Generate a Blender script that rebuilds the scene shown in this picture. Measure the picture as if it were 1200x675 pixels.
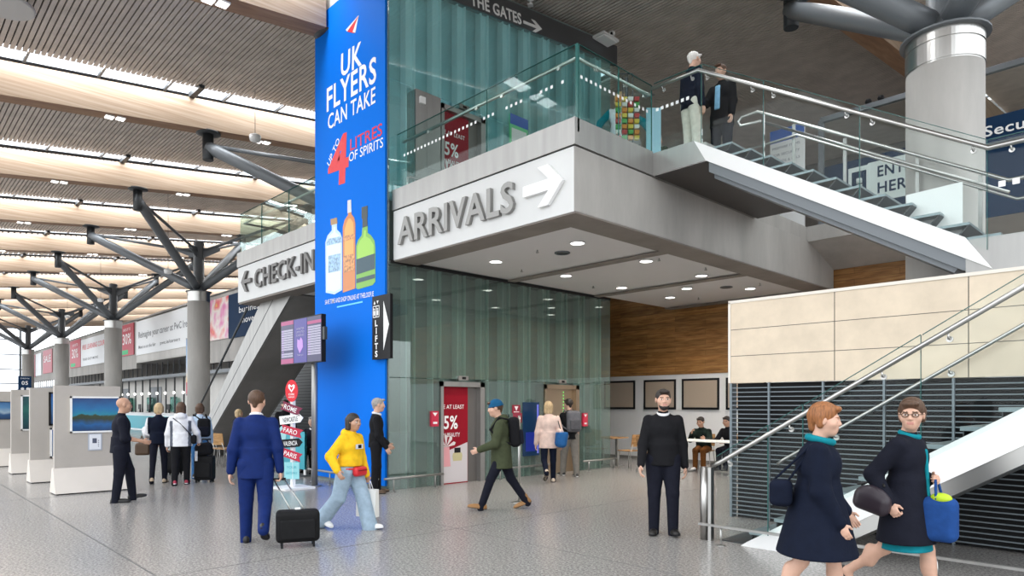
import bpy, bmesh, math, random
import numpy as np
from mathutils import Vector, Matrix, Euler

# ------------------------------------------------------------------ scene, camera, light
scene = bpy.context.scene
C = scene.collection
for o in list(bpy.data.objects):
    bpy.data.objects.remove(o)
random.seed(7)
rng = np.random.default_rng(7)
YAW = math.radians(46.14)
cam_d = bpy.data.cameras.new('camera')
cam_d.sensor_width = 36.0
cam_d.lens = 788.0 / 1200.0 * 36.0
cam_d.shift_y = 136.5 / 1200.0
cam_d.clip_start = 0.05
cam_d.clip_end = 400
cam = bpy.data.objects.new('camera', cam_d)
cam.location = (0, 0, 1.6)
cam.rotation_euler = (math.pi / 2, 0, YAW)
C.objects.link(cam)
scene.camera = cam

scene.view_settings.view_transform = 'Standard'
scene.view_settings.look = 'None'
scene.view_settings.exposure = 0.3
scene.view_settings.gamma = 1.0
scene.view_settings.use_curve_mapping = False
scene.cycles.transparent_max_bounces = 24
scene.cycles.max_bounces = 8
scene.cycles.diffuse_bounces = 4
scene.cycles.glossy_bounces = 4
scene.cycles.sample_clamp_indirect = 6.0

SKY_STRENGTH = 2.2
world = bpy.data.worlds.new('daylight')
scene.world = world
world.use_nodes = True
wn = world.node_tree
wn.nodes.clear()
w_out = wn.nodes.new('ShaderNodeOutputWorld')
w_bg = wn.nodes.new('ShaderNodeBackground')
w_tc = wn.nodes.new('ShaderNodeTexCoord')
w_sep = wn.nodes.new('ShaderNodeSeparateXYZ')
w_ramp = wn.nodes.new('ShaderNodeValToRGB')
w_ramp.color_ramp.elements[0].position = 0.46
w_ramp.color_ramp.elements[0].color = (0.30, 0.29, 0.28, 1)
w_ramp.color_ramp.elements[1].position = 0.54
w_ramp.color_ramp.elements[1].color = (0.93, 0.97, 1.0, 1)
w_map = wn.nodes.new('ShaderNodeMath')
w_map.operation = 'MULTIPLY_ADD'
w_map.inputs[1].default_value = 0.5
w_map.inputs[2].default_value = 0.5
wn.links.new(w_tc.outputs['Generated'], w_sep.inputs[0])
wn.links.new(w_sep.outputs['Z'], w_map.inputs[0])
wn.links.new(w_map.outputs[0], w_ramp.inputs[0])
wn.links.new(w_ramp.outputs[0], w_bg.inputs['Color'])
w_bg.inputs['Strength'].default_value = SKY_STRENGTH
wn.links.new(w_bg.outputs[0], w_out.inputs['Surface'])

# daylight falling through the roof glazing strips, one lamp the size of each strip
SKYLIGHT_RADIANCE = 8.0
for k in range(0, 13):
    x = 1.2 - 7.1 * k + 0.52
    y0, y1 = (0.7, 6.8) if k == 2 else (0.7, 15.5) if k < 2 else (0.7, 24.0)  # first two lamps added out of view to brighten the right-hand ceiling
    ld = bpy.data.lights.new('skylight_fill', 'AREA')
    ld.shape = 'RECTANGLE'
    ld.size, ld.size_y = 0.52, y1 - y0
    ld.color = (0.95, 0.98, 1.0)
    ld.energy = SKYLIGHT_RADIANCE * math.pi * 0.72 * (y1 - y0)
    lo_ = bpy.data.objects.new('skylight_fill', ld)
    ym = (y0 + y1) / 2
    lo_.location = (x, ym, 9.47 + 0.11 * (ym - 7.15) + 1.02)
    lo_.rotation_euler = (math.atan(0.11), 0, 0)
    C.objects.link(lo_)

# ------------------------------------------------------------------ materials
MATS = {}
def new_mat(name):
    m = bpy.data.materials.new(name)
    m.use_nodes = True
    MATS[name] = m
    return m, m.node_tree, m.node_tree.nodes['Principled BSDF']

def plain(name, col, rough=0.6, metal=0.0, noise=0.0, scale=8.0, bump=0.0, emit=None, estr=0.0, spec=0.5, stretch=None):
    m, nt, b = new_mat(name)
    c = (col[0], col[1], col[2], 1)
    b.inputs['Base Color'].default_value = c
    b.inputs['Roughness'].default_value = rough
    b.inputs['Metallic'].default_value = metal
    b.inputs['Specular IOR Level'].default_value = spec
    if emit:
        b.inputs['Emission Color'].default_value = (*emit, 1)
        b.inputs['Emission Strength'].default_value = estr
    if noise or bump:
        tc = nt.nodes.new('ShaderNodeTexCoord')
        n = nt.nodes.new('ShaderNodeTexNoise')
        n.inputs['Scale'].default_value = scale
        n.inputs['Detail'].default_value = 5
        if stretch:
            mp = nt.nodes.new('ShaderNodeMapping')
            mp.inputs['Scale'].default_value = stretch
            nt.links.new(tc.outputs['Object'], mp.inputs[0])
            nt.links.new(mp.outputs[0], n.inputs['Vector'])
        else:
            nt.links.new(tc.outputs['Object'], n.inputs['Vector'])
        if noise:
            r = nt.nodes.new('ShaderNodeValToRGB')
            r.color_ramp.elements[0].position = 0.3
            r.color_ramp.elements[1].position = 0.7
            r.color_ramp.elements[0].color = tuple(x * (1 - noise) for x in col) + (1,)
            r.color_ramp.elements[1].color = tuple(min(1, x * (1 + noise)) for x in col) + (1,)
            nt.links.new(n.outputs['Fac'], r.inputs[0])
            nt.links.new(r.outputs[0], b.inputs['Base Color'])
        if bump:
            bp = nt.nodes.new('ShaderNodeBump')
            bp.inputs['Strength'].default_value = bump
            bp.inputs['Distance'].default_value = 0.02
            nt.links.new(n.outputs['Fac'], bp.inputs['Height'])
            nt.links.new(bp.outputs[0], b.inputs['Normal'])
    return m

def glass(name, tint, fac=0.12, rough=0.0, gcol=(1, 1, 1), diffuse=None, dfac=0.0):
    """architectural pane: tinted see-through with a fresnel reflection (and a little milky body)"""
    m = bpy.data.materials.new(name)
    m.use_nodes = True
    MATS[name] = m
    nt = m.node_tree
    nt.nodes.clear()
    out = nt.nodes.new('ShaderNodeOutputMaterial')
    tr = nt.nodes.new('ShaderNodeBsdfTransparent')
    tr.inputs[0].default_value = (*tint, 1)
    gl = nt.nodes.new('ShaderNodeBsdfGlossy')
    gl.inputs['Color'].default_value = (*gcol, 1)
    gl.inputs['Roughness'].default_value = rough
    lw = nt.nodes.new('ShaderNodeLayerWeight')
    lw.inputs['Blend'].default_value = 0.12
    mu = nt.nodes.new('ShaderNodeMath')
    mu.operation = 'MULTIPLY_ADD'
    mu.inputs[1].default_value = 0.42
    mu.inputs[2].default_value = fac * 0.06
    nt.links.new(lw.outputs['Fresnel'], mu.inputs[0])
    mix = nt.nodes.new('ShaderNodeMixShader')
    nt.links.new(mu.outputs[0], mix.inputs[0])
    base = tr
    if diffuse:
        df = nt.nodes.new('ShaderNodeBsdfDiffuse')
        df.inputs[0].default_value = (*diffuse, 1)
        mx = nt.nodes.new('ShaderNodeMixShader')
        mx.inputs[0].default_value = dfac
        nt.links.new(tr.outputs[0], mx.inputs[1])
        nt.links.new(df.outputs[0], mx.inputs[2])
        base = mx
    nt.links.new(base.outputs[0], mix.inputs[1])
    nt.links.new(gl.outputs[0], mix.inputs[2])
    nt.links.new(mix.outputs[0], out.inputs['Surface'])
    return m

def wood_mat(name, c1, c2, c3, stretch=(1, 1, 1), scale=3.0, rough=0.55, planks=None):
    m, nt, b = new_mat(name)
    tc = nt.nodes.new('ShaderNodeTexCoord')
    mp = nt.nodes.new('ShaderNodeMapping')
    mp.inputs['Scale'].default_value = stretch
    n = nt.nodes.new('ShaderNodeTexNoise')
    n.inputs['Scale'].default_value = scale
    n.inputs['Detail'].default_value = 6
    n.inputs['Distortion'].default_value = 0.6
    r = nt.nodes.new('ShaderNodeValToRGB')
    e = r.color_ramp.elements
    e[0].position, e[0].color = 0.3, (*c1, 1)
    e[1].position, e[1].color = 0.72, (*c3, 1)
    k = e.new(0.5)
    k.color = (*c2, 1)
    nt.links.new(tc.outputs['Object'], mp.inputs[0])
    nt.links.new(mp.outputs[0], n.inputs['Vector'])
    nt.links.new(n.outputs['Fac'], r.inputs[0])
    src = r.outputs[0]
    if planks:
        br = nt.nodes.new('ShaderNodeTexBrick')
        br.inputs['Scale'].default_value = 1.0
        br.inputs['Brick Width'].default_value = planks[0]
        br.inputs['Row Height'].default_value = planks[1]
        br.inputs['Mortar Size'].default_value = 0.004
        br.inputs['Color1'].default_value = (0.72, 0.72, 0.72, 1)
        br.inputs['Color2'].default_value = (1.15, 1.1, 1.05, 1)
        br.inputs['Mortar'].default_value = (0.45, 0.4, 0.35, 1)
        sp = nt.nodes.new('ShaderNodeSeparateXYZ')
        cb = nt.nodes.new('ShaderNodeCombineXYZ')
        nt.links.new(tc.outputs['Object'], sp.inputs[0])
        nt.links.new(sp.outputs[planks[2]], cb.inputs[0])
        nt.links.new(sp.outputs['Z'], cb.inputs[1])
        nt.links.new(cb.outputs[0], br.inputs['Vector'])
        mx = nt.nodes.new('ShaderNodeMix')
        mx.data_type = 'RGBA'
        mx.blend_type = 'MULTIPLY'
        mx.inputs[0].default_value = 1.0
        nt.links.new(src, mx.inputs[6])
        nt.links.new(br.outputs['Color'], mx.inputs[7])
        src = mx.outputs[2]
    nt.links.new(src, b.inputs['Base Color'])
    b.inputs['Roughness'].default_value = rough
    return m

def concrete_mat(name, col, amount=0.18, scale=1.2, rough=0.75, streak=(1, 1, 0.25)):
    m, nt, b = new_mat(name)
    tc = nt.nodes.new('ShaderNodeTexCoord')
    mp = nt.nodes.new('ShaderNodeMapping')
    mp.inputs['Scale'].default_value = streak
    n = nt.nodes.new('ShaderNodeTexNoise')
    n.inputs['Scale'].default_value = scale
    n.inputs['Detail'].default_value = 8
    n.inputs['Roughness'].default_value = 0.65
    r = nt.nodes.new('ShaderNodeValToRGB')
    r.color_ramp.elements[0].position = 0.3
    r.color_ramp.elements[1].position = 0.7
    r.color_ramp.elements[0].color = tuple(x * (1 - amount) for x in col) + (1,)
    r.color_ramp.elements[1].color = tuple(x * (1 + amount) for x in col) + (1,)
    nt.links.new(tc.outputs['Object'], mp.inputs[0])
    nt.links.new(mp.outputs[0], n.inputs['Vector'])
    nt.links.new(n.outputs['Fac'], r.inputs[0])
    nt.links.new(r.outputs[0], b.inputs['Base Color'])
    b.inputs['Roughness'].default_value = rough
    return m

def floor_mat():
    m, nt, b = new_mat('terrazzo')
    L = nt.links.new
    tc = nt.nodes.new('ShaderNodeTexCoord')
    n = nt.nodes.new('ShaderNodeTexNoise')
    n.inputs['Scale'].default_value = 38
    n.inputs['Detail'].default_value = 3
    n.inputs['Roughness'].default_value = 0.8
    r = nt.nodes.new('ShaderNodeValToRGB')
    e = r.color_ramp.elements
    e[0].position, e[0].color = 0.36, (0.16, 0.155, 0.15, 1)
    e[1].position, e[1].color = 0.68, (0.54, 0.515, 0.495, 1)
    k = e.new(0.5)
    k.color = (0.31, 0.297, 0.286, 1)
    L(tc.outputs['Object'], n.inputs['Vector'])
    L(n.outputs['Fac'], r.inputs[0])
    big = nt.nodes.new('ShaderNodeTexNoise')
    big.inputs['Scale'].default_value = 0.35
    big.inputs['Detail'].default_value = 3
    L(tc.outputs['Object'], big.inputs['Vector'])
    rb = nt.nodes.new('ShaderNodeValToRGB')
    rb.color_ramp.elements[0].color = (0.86, 0.86, 0.87, 1)
    rb.color_ramp.elements[1].color = (1.08, 1.07, 1.05, 1)
    L(big.outputs['Fac'], rb.inputs[0])
    mx = nt.nodes.new('ShaderNodeMix')
    mx.data_type = 'RGBA'
    mx.blend_type = 'MULTIPLY'
    mx.inputs[0].default_value = 1
    L(r.outputs[0], mx.inputs[6])
    L(rb.outputs[0], mx.inputs[7])
    L(mx.outputs[2], b.inputs['Base Color'])
    b.inputs['Roughness'].default_value = 0.22
    b.inputs['Specular IOR Level'].default_value = 0.5
    return m

def stripes_img(name, base, cols, scale):
    """soft blocky printed picture: a few colours mixed by noise"""
    m, nt, b = new_mat(name)
    tc = nt.nodes.new('ShaderNodeTexCoord')
    n = nt.nodes.new('ShaderNodeTexNoise')
    n.inputs['Scale'].default_value = scale
    n.inputs['Detail'].default_value = 2
    r = nt.nodes.new('ShaderNodeValToRGB')
    e = r.color_ramp.elements
    e[0].position, e[0].color = 0.3, (*base, 1)
    e[1].position, e[1].color = 0.75, (*cols[-1], 1)
    for i, c in enumerate(cols[:-1]):
        k = e.new(0.36 + 0.34 * i / max(1, len(cols) - 1))
        k.color = (*c, 1)
    nt.links.new(tc.outputs['Object'], n.inputs['Vector'])
    nt.links.new(n.outputs['Fac'], r.inputs[0])
    nt.links.new(r.outputs[0], b.inputs['Base Color'])
    b.inputs['Roughness'].default_value = 0.35
    return m

M_floor = floor_mat()
M_slat = plain('slat_warm_grey', (0.60, 0.53, 0.48), 0.6, noise=0.12, scale=2.0)
M_dark = plain('void_black', (0.012, 0.012, 0.013), 0.9)
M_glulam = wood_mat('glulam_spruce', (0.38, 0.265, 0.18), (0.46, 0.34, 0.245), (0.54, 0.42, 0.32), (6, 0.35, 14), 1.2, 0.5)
M_glulam_u = wood_mat('glulam_shaded', (0.25, 0.13, 0.075), (0.33, 0.18, 0.10), (0.40, 0.24, 0.14), (9, 0.35, 9), 1.2, 0.5)  # same timber for the undersides, shade put into a darker brown
M_steel = plain('grey_painted_steel', (0.16, 0.175, 0.19), 0.42, 0.3)
M_steel_d = plain('dark_painted_steel', (0.045, 0.05, 0.055), 0.45, 0.2)
M_inox = plain('brushed_stainless', (0.50, 0.495, 0.48), 0.28, 1.0)
M_inox_r = plain('satin_stainless', (0.36, 0.355, 0.345), 0.45, 0.8, noise=0.10, scale=6, stretch=(1, 1, 0.1))
M_conc = concrete_mat('concrete_grey', (0.42, 0.405, 0.385))
M_conc_l = concrete_mat('concrete_pale', (0.62, 0.605, 0.58), 0.10)
M_conc_d = concrete_mat('concrete_dark', (0.22, 0.21, 0.20), 0.16)
M_fascia = concrete_mat('fascia_white', (0.66, 0.665, 0.66), 0.04, 0.8, 0.6)
M_soffit = plain('soffit_panel', (0.72, 0.70, 0.69), 0.8)
M_soffit_b = concrete_mat('soffit_border', (0.25, 0.22, 0.195), 0.15)
M_blue = plain('banner_blue', (0.0, 0.165, 0.74), 0.6, spec=0.08)
M_white = plain('white_paint', (0.85, 0.85, 0.85), 0.5)
M_wall_w = plain('wall_white', (0.82, 0.82, 0.83), 0.7)
M_red = plain('print_red', (0.72, 0.015, 0.03), 0.4)
M_red_d = plain('poster_red', (0.28, 0.004, 0.016), 0.5, spec=.2)
M_black = plain('satin_black', (0.010, 0.010, 0.012), 0.45, spec=0.2)
M_letter = plain('letter_steel', (0.30, 0.295, 0.285), 0.5, 0.7)
M_letter_w = plain('letter_white', (0.9, 0.9, 0.9), 0.5)
M_wood_w = wood_mat('oak_boarding', (0.22, 0.098, 0.026), (0.35, 0.17, 0.05), (0.48, 0.26, 0.09), (1.2, 1.2, 11), 1.6, 0.5, (1.9, 0.14, 'X'))
M_stone = concrete_mat('limestone', (0.72, 0.60, 0.46), 0.10, 2.2, 0.5, (1, 1, 1))
M_stone_j = plain('stone_joint', (0.10, 0.085, 0.07), 0.8)
M_louvre = plain('louvre_steel', (0.20, 0.235, 0.26), 0.45, 0.3)
M_gl_clear = glass('glass_clear', (0.955, 0.982, 0.975), 0.12)
M_gl_green = glass('glass_green', (0.87, 0.955, 0.94), 0.16)
M_gl_edge = plain('glass_edge', (0.03, 0.13, 0.12), 0.2)
M_gl_tower = glass('glass_tower', (0.70, 0.80, 0.77), 1.3, 0.0, (0.95, 1.0, 0.99), (0.30, 0.36, 0.335), 0.18)
M_gl_tower_u = glass('glass_tower_lit', (0.86, 0.965, 0.975), 1.6, 0.0, (0.95, 1.0, 0.99), (0.36, 0.66, 0.65), 0.16)  # upper tower glass, skylit brightness put into its milky teal body
M_gl_roof = glass('glass_roof', (0.97, 0.98, 1.0), 0.05)
M_core = plain('tower_core', (0.25, 0.30, 0.285), 0.7, noise=0.12, scale=1.5)
M_fin = plain('tower_fin', (0.50, 0.66, 0.62), 0.5)
M_strip = plain('tower_strip', (0.34, 0.43, 0.40), 0.5)
M_fin_u = plain('tower_fin_lit', (0.82, 0.98, 1.0), 0.5)  # lit copy of the fin colour for the upper tower
M_core_u = plain('tower_core_lit', (0.44, 0.74, 0.79), 0.7, noise=0.2, scale=0.7)  # lit copy of the core, skylight brightness put into the teal
M_lamp = plain('lamp_white', (1, 1, 1), 0.5, emit=(1.0, 0.96, 0.90), estr=5.0)
M_lamp_b = plain('lamp_beam', (1, 1, 1), 0.5, emit=(1.0, 0.97, 0.92), estr=4.0)
M_navy_sign = plain('sign_navy', (0.010, 0.034, 0.085), 0.6, spec=0.1)
M_teal = plain('poster_teal', (0.03, 0.36, 0.45), 0.4)
M_panel = concrete_mat('exhibit_board', (0.46, 0.42, 0.38), 0.06, 1.5, 0.7, (1, 1, 1))
M_panel_b = concrete_mat('exhibit_base', (0.70, 0.64, 0.58), 0.04, 1.5, 0.6, (1, 1, 1))

# ------------------------------------------------------------------ mesh helpers
class MB:
    def __init__(self):
        self.v, self.f, self.mi, self.sm = [], [], [], []
    def add(self, verts, faces, mi=0, smooth=False):
        o = len(self.v)
        self.v += [tuple(p) for p in verts]
        for f in faces:
            self.f.append(tuple(i + o for i in f))
            self.mi.append(mi)
            self.sm.append(smooth)
        return self
    def box(self, x0, x1, y0, y1, z0, z1, mi=0):
        x0, x1 = min(x0, x1), max(x0, x1)
        y0, y1 = min(y0, y1), max(y0, y1)
        z0, z1 = min(z0, z1), max(z0, z1)
        v = [(x0, y0, z0), (x1, y0, z0), (x1, y1, z0), (x0, y1, z0), (x0, y0, z1), (x1, y0, z1), (x1, y1, z1), (x0, y1, z1)]
        f = [(0, 3, 2, 1), (4, 5, 6, 7), (0, 1, 5, 4), (1, 2, 6, 5), (2, 3, 7, 6), (3, 0, 4, 7)]
        return self.add(v, f, mi)
    def hexa(self, pts, mi=0):
        f = [(0, 3, 2, 1), (4, 5, 6, 7), (0, 1, 5, 4), (1, 2, 6, 5), (2, 3, 7, 6), (3, 0, 4, 7)]
        return self.add(pts, f, mi)
    def prism(self, pts, axis, a0, a1, mi=0):
        """pts 2-D outline; axis 'X': (y,z) outline run along x, 'Y': (x,z) along y, 'Z': (x,y) along z"""
        def mk(p, a):
            return {'X': (a, p[0], p[1]), 'Y': (p[0], a, p[1]), 'Z': (p[0], p[1], a)}[axis]
        n = len(pts)
        v = [mk(p, a0) for p in pts] + [mk(p, a1) for p in pts]
        f = [tuple(range(n)), tuple(range(2 * n - 1, n - 1, -1))]
        f += [(i, (i + 1) % n + 0, (i + 1) % n + n, i + n) for i in range(n)]
        return self.add(v, f, mi)
    def tube(self, pts, r, n=10, mi=0, r1=None, cap=True):
        pts = [Vector(p) for p in pts]
        rings = []
        m = len(pts)
        up = None
        for i, p in enumerate(pts):
            if i == 0: t = (pts[1] - p)
            elif i == m - 1: t = (p - pts[i - 1])
            else: t = (pts[i + 1] - p).normalized() + (p - pts[i - 1]).normalized()
            t.normalize()
            if up is None:
                up = Vector((0, 0, 1)) if abs(t.z) < 0.9 else Vector((1, 0, 0))
            a = t.cross(up)
            if a.length < 1e-4: a = t.cross(Vector((0, 1, 0)))
            a.normalize()
            b = a.cross(t).normalized()
            up = b
            rr = r if r1 is None else r + (r1 - r) * i / (m - 1)
            rings.append([p + a * (rr * math.cos(2 * math.pi * k / n)) + b * (rr * math.sin(2 * math.pi * k / n)) for k in range(n)])
        v = [q for ring in rings for q in ring]
        f = []
        for i in range(m - 1):
            for k in range(n):
                f.append((i * n + k, i * n + (k + 1) % n, (i + 1) * n + (k + 1) % n, (i + 1) * n + k))
        self.add(v, f, mi, True)
        if cap:
            o = len(self.v) - len(v)
            self.f.append(tuple(o + k for k in range(n - 1, -1, -1)))
            self.f.append(tuple(o + (m - 1) * n + k for k in range(n)))
            self.mi += [mi, mi]
            self.sm += [False, False]
        return self
    def lathe(self, c, prof, n=32, mi=0, smooth=True):
        v, f = [], []
        for (r, z) in prof:
            for k in range(n):
                a = 2 * math.pi * k / n
                v.append((c[0] + r * math.cos(a), c[1] + r * math.sin(a), c[2] + z))
        for i in range(len(prof) - 1):
            for k in range(n):
                f.append((i * n + k, i * n + (k + 1) % n, (i + 1) * n + (k + 1) % n, (i + 1) * n + k))
        self.add(v, f, mi, smooth)
        o = len(self.v) - len(v)
        self.f.append(tuple(o + k for k in range(n - 1, -1, -1)))
        self.f.append(tuple(o + (len(prof) - 1) * n + k for k in range(n)))
        self.mi += [mi, mi]
        self.sm += [False, False]
        return self
    def plate(self, pts2, org, R, U, depth, mi=0):
        """flat outline in the plane org + x R + y U, given thickness along R x U (towards the viewer)"""
        org, R, U = Vector(org), Vector(R), Vector(U)
        N = R.cross(U).normalized()
        n = len(pts2)
        v = [org + R * p[0] + U * p[1] for p in pts2] + [org + R * p[0] + U * p[1] + N * depth for p in pts2]
        f = [tuple(range(n - 1, -1, -1)), tuple(range(n, 2 * n))]
        f += [(i, (i + 1) % n, (i + 1) % n + n, i + n) for i in range(n)]
        return self.add(v, f, mi)
    def text(self, s, org, R, U, size, depth=0.002, mi=0, width=None, bold=0.0, align='LEFT', squash=1.0):
        """lettering; size = cap height. width fits the line to a length"""
        cu = bpy.data.curves.new('tmp', 'FONT')
        cu.body = s
        cu.size = 1.0
        cu.offset = bold
        cu.space_character = 1 + bold * 3.5
        cu.resolution_u = 3
        cu.fill_mode = 'FRONT'
        ob = bpy.data.objects.new('tmp', cu)
        C.objects.link(ob)
        dg = bpy.context.evaluated_depsgraph_get()
        me = bpy.data.meshes.new_from_object(ob.evaluated_get(dg))
        vs = np.array([v.co[:2] for v in me.vertices]) if len(me.vertices) else np.zeros((0, 2))
        polys = [tuple(p.vertices) for p in me.polygons]
        edges = {}
        for p in polys:
            for a, b in zip(p, p[1:] + p[:1]):
                k = (min(a, b), max(a, b))
                edges.setdefault(k, []).append((a, b))
        bpy.data.objects.remove(ob)
        bpy.data.curves.remove(cu)
        bpy.data.meshes.remove(me)
        if len(vs) == 0: return self
        k = size / 0.729
        x0, x1 = vs[:, 0].min(), vs[:, 0].max()
        kx = k * squash if width is None else width / max(1e-6, x1 - x0)
        off = x0 if align == 'LEFT' else (x0 + x1) / 2 if align == 'CENTER' else x1
        org, R, U = Vector(org), Vector(R).normalized(), Vector(U).normalized()
        N = R.cross(U).normalized()
        P0 = [org + R * ((x - off) * kx) + U * (y * k) for x, y in vs]
        n = len(P0)
        v = P0 + [p + N * depth for p in P0]
        fs = []
        for p in polys:
            a = vs[list(p)]
            area = sum(a[i][0] * a[(i + 1) % len(a)][1] - a[(i + 1) % len(a)][0] * a[i][1] for i in range(len(a)))
            q = p if area > 0 else p[::-1]
            fs.append(tuple(i + n for i in q))
        if depth > 0.004:
            for e in edges.values():
                if len(e) == 1:
                    a, b = e[0]
                    fs.append((a, b, b + n, a + n))
        return self.add(v, fs, mi)
    def build(self, name, mats, parent=None, local=False, bevel=0.0, origin=None):
        me = bpy.data.meshes.new(name)
        if not isinstance(mats, (list, tuple)): mats = [mats]
        o = bpy.data.objects.new(name, me)
        vs = np.array(self.v, dtype=float)
        if parent is not None:
            if not local:
                p, off = parent, np.zeros(3)
                while p is not None:
                    off = off + np.array(p.location)
                    p = p.parent
                vs = vs - off
        else:
            if origin is None:
                mn, mx_ = vs.min(0), vs.max(0)
                origin = ((mn[0] + mx_[0]) / 2, (mn[1] + mx_[1]) / 2, mn[2])
            vs = vs - np.array(origin)
            o.location = origin
        me.from_pydata([tuple(p) for p in vs], [], self.f)
        for m in mats: me.materials.append(m)
        me.polygons.foreach_set('material_index', self.mi)
        me.polygons.foreach_set('use_smooth', self.sm)
        me.update()
        C.objects.link(o)
        if parent is not None: o.parent = parent
        if bevel:
            b = o.modifiers.new('bevel', 'BEVEL')
            b.width = bevel
            b.segments = 2
            b.limit_method = 'ANGLE'
        return o

def thing(name, label, cat, loc, rz=0.0, group=None):
    o = bpy.data.objects.new(name, None)
    o.empty_display_size = 0.1
    C.objects.link(o)
    o.location = loc
    o.rotation_euler = (0, 0, rz)
    o['label'] = label
    o['category'] = cat
    if group: o['group'] = group
    return o
def tag(o, label, cat, group=None):
    o['label'] = label
    o['category'] = cat
    if group: o['group'] = group
    return o
def structure(o):
    o['kind'] = 'structure'
    return o
def copy_thing(root, loc, rz=None, label=None):
    r = root.copy()
    C.objects.link(r)
    r.location = loc
    if rz is not None: r.rotation_euler = (0, 0, rz)
    if label: r['label'] = label
    for ch in list(root.children):
        c = ch.copy()
        C.objects.link(c)
        c.parent = r
        for g in list(ch.children):
            d = g.copy()
            C.objects.link(d)
            d.parent = c
    return r
EX, EY, EZ = Vector((1, 0, 0)), Vector((0, 1, 0)), Vector((0, 0, 1))

# ------------------------------------------------------------------ floor, roof
XW, XE = -95.0, 9.0           # hall ends along X
m = MB().box(XW, XE + 2, -12, 34, -0.2, 0.0)
structure(m.build('floor', M_floor, origin=(0, 0, 0)))
m = MB()
m.box(XW, XE, 1.944, 1.956, 0.0, 0.0025)
for x in (-6.75, -13.85, -20.95, -28.05, -35.2):
    m.box(x - 0.003, x + 0.003, -8, 20, 0.0, 0.002)
m.box(XW, XE, 5.497, 5.503, 0.0, 0.0015)
structure(m.build('floor_joint_trim', plain('joint_grey', (0.10, 0.10, 0.10), 0.6), origin=(0, 0, 0)))

SL = 0.11
def beam_z(y): return 9.47 + SL * (y - 7.15)
Y0R, Y1R = 0.6, 33.0
BEAMS = [1.2 - 7.1 * k for k in range(14)]       # 1.2, -5.9, -13, ...
def beam_mb(x, ya, yb, w=0.25, d=0.82):
    mb = MB()
    za, zb = beam_z(ya), beam_z(yb)
    v = [(x - w, ya, za), (x + w, ya, za), (x + w, yb, zb), (x - w, yb, zb),
         (x - w, ya, za + d), (x + w, ya, za + d), (x + w, yb, zb + d), (x - w, yb, zb + d)]
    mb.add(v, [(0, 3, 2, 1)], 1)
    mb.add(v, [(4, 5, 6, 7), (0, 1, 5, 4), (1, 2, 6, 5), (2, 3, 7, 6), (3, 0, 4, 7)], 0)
    return mb
ORD = ['nearest', 'second', 'third', 'fourth', 'fifth', 'sixth', 'seventh', 'eighth', 'ninth', 'tenth', 'eleventh', 'twelfth', 'thirteenth', 'fourteenth', 'fifteenth']
left_names = {-5.9: 'laminated timber roof beam running behind the thick concrete column upper right',
              1.2: 'laminated timber roof beam over the stairs at the far right'}
k_seen = 0
for i, x in enumerate(BEAMS):
    x = round(x, 2)
    if abs(x + 13.0) < 0.01:
        spans = [(Y0R, 6.9)]
    else:
        spans = [(Y0R, Y1R)]
    for j, (ya, yb) in enumerate(spans):
        t = thing('roof_beam', '', 'beam', (x, ya, beam_z(ya)), 0, 'roof beams')
        if x in left_names: t['label'] = left_names[x]
        else:
            t['label'] = f'pale laminated timber roof beam, {ORD[k_seen]} across the ceiling left of the blue banner'
            k_seen += 1
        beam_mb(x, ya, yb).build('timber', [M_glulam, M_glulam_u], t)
        # steel brackets that carry the skylight kerb
        yy = ya + 1.2
        while x < -6 and yy < min(yb, 20):
            zt = beam_z(yy) + 0.82
            MB().box(x + 0.2, x + 1.05, yy - 0.07, yy + 0.07, zt - 0.02, zt + 0.12).build('bracket', M_steel_d, t)
            yy += 4.8
# slatted ceiling between the beams, skylight glass along each beam
for i in range(len(BEAMS) - 1):
    x1, x0 = BEAMS[i], BEAMS[i + 1]          # x1 right, x0 left
    xa, xb = x0 + 0.80, x1 - 0.12
    mb = MB()
    y = Y0R
    closed = i < 2            # plain slats over the stairs; unseen near end opened to let added light in
    pitch = 0.12 if i < 6 else 0.24
    gap = (0.040 if i < 2 else 0.030) * pitch / 0.12
    while y < Y1R:
        yb = y + pitch - gap
        za, zb = beam_z(y) + 0.90, beam_z(yb) + 0.90
        xa = x0 + 0.80
        if closed and y > 16: xa = x0 - .12 if i == 1 else x0 + .26
        mb.hexa([(xa, y, za), (xb, y, za), (xb, yb, zb), (xa, yb, zb), (xa, y, za + .05), (xb, y, za + .05), (xb, yb, zb + .05), (xa, yb, zb + .05)], 0)
        y += pitch
    # dark backing above the slats (only the far part runs on over the closed strip)
    for (p, q, xq) in (((Y0R, 16, x0 + .80), (16, Y1R, x0 - .12 if i == 1 else x0 + .26)) if closed else ((Y0R, Y1R, x0 + .80),)):
        za, zb = beam_z(p) + 0.99, beam_z(q) + 0.99
        mb.hexa([(xq, p, za), (xb, p, za), (xb, q, zb), (xq, q, zb), (xq, p, za + .06), (xb, p, za + .06), (xb, q, zb + .06), (xq, q, zb + .06)], 1)
    structure(mb.build('ceiling', [M_slat, M_dark]))
    mb = MB()
    xs, xe = x0 - 0.15, x0 + 1.08
    za, zb = beam_z(Y0R) + 1.06, beam_z(Y1R) + 1.06
    mb.hexa([(xs, Y0R, za), (xe, Y0R, za), (xe, Y1R, zb), (xs, Y1R, zb), (xs, Y0R, za + .02), (xe, Y0R, za + .02), (xe, Y1R, zb + .02), (xs, Y1R, zb + .02)])
    w = structure(mb.build(f'window_{i + 10}', M_gl_roof))
    fr = MB()
    y = Y0R + 0.6
    while y < Y1R:
        z = beam_z(y) + 1.03
        fr.box(xs, xe, y - 0.03, y + 0.03, z - 0.03, z + 0.03)
        y += 1.6
    fr.build('glazing_bar', M_steel, w)
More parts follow.
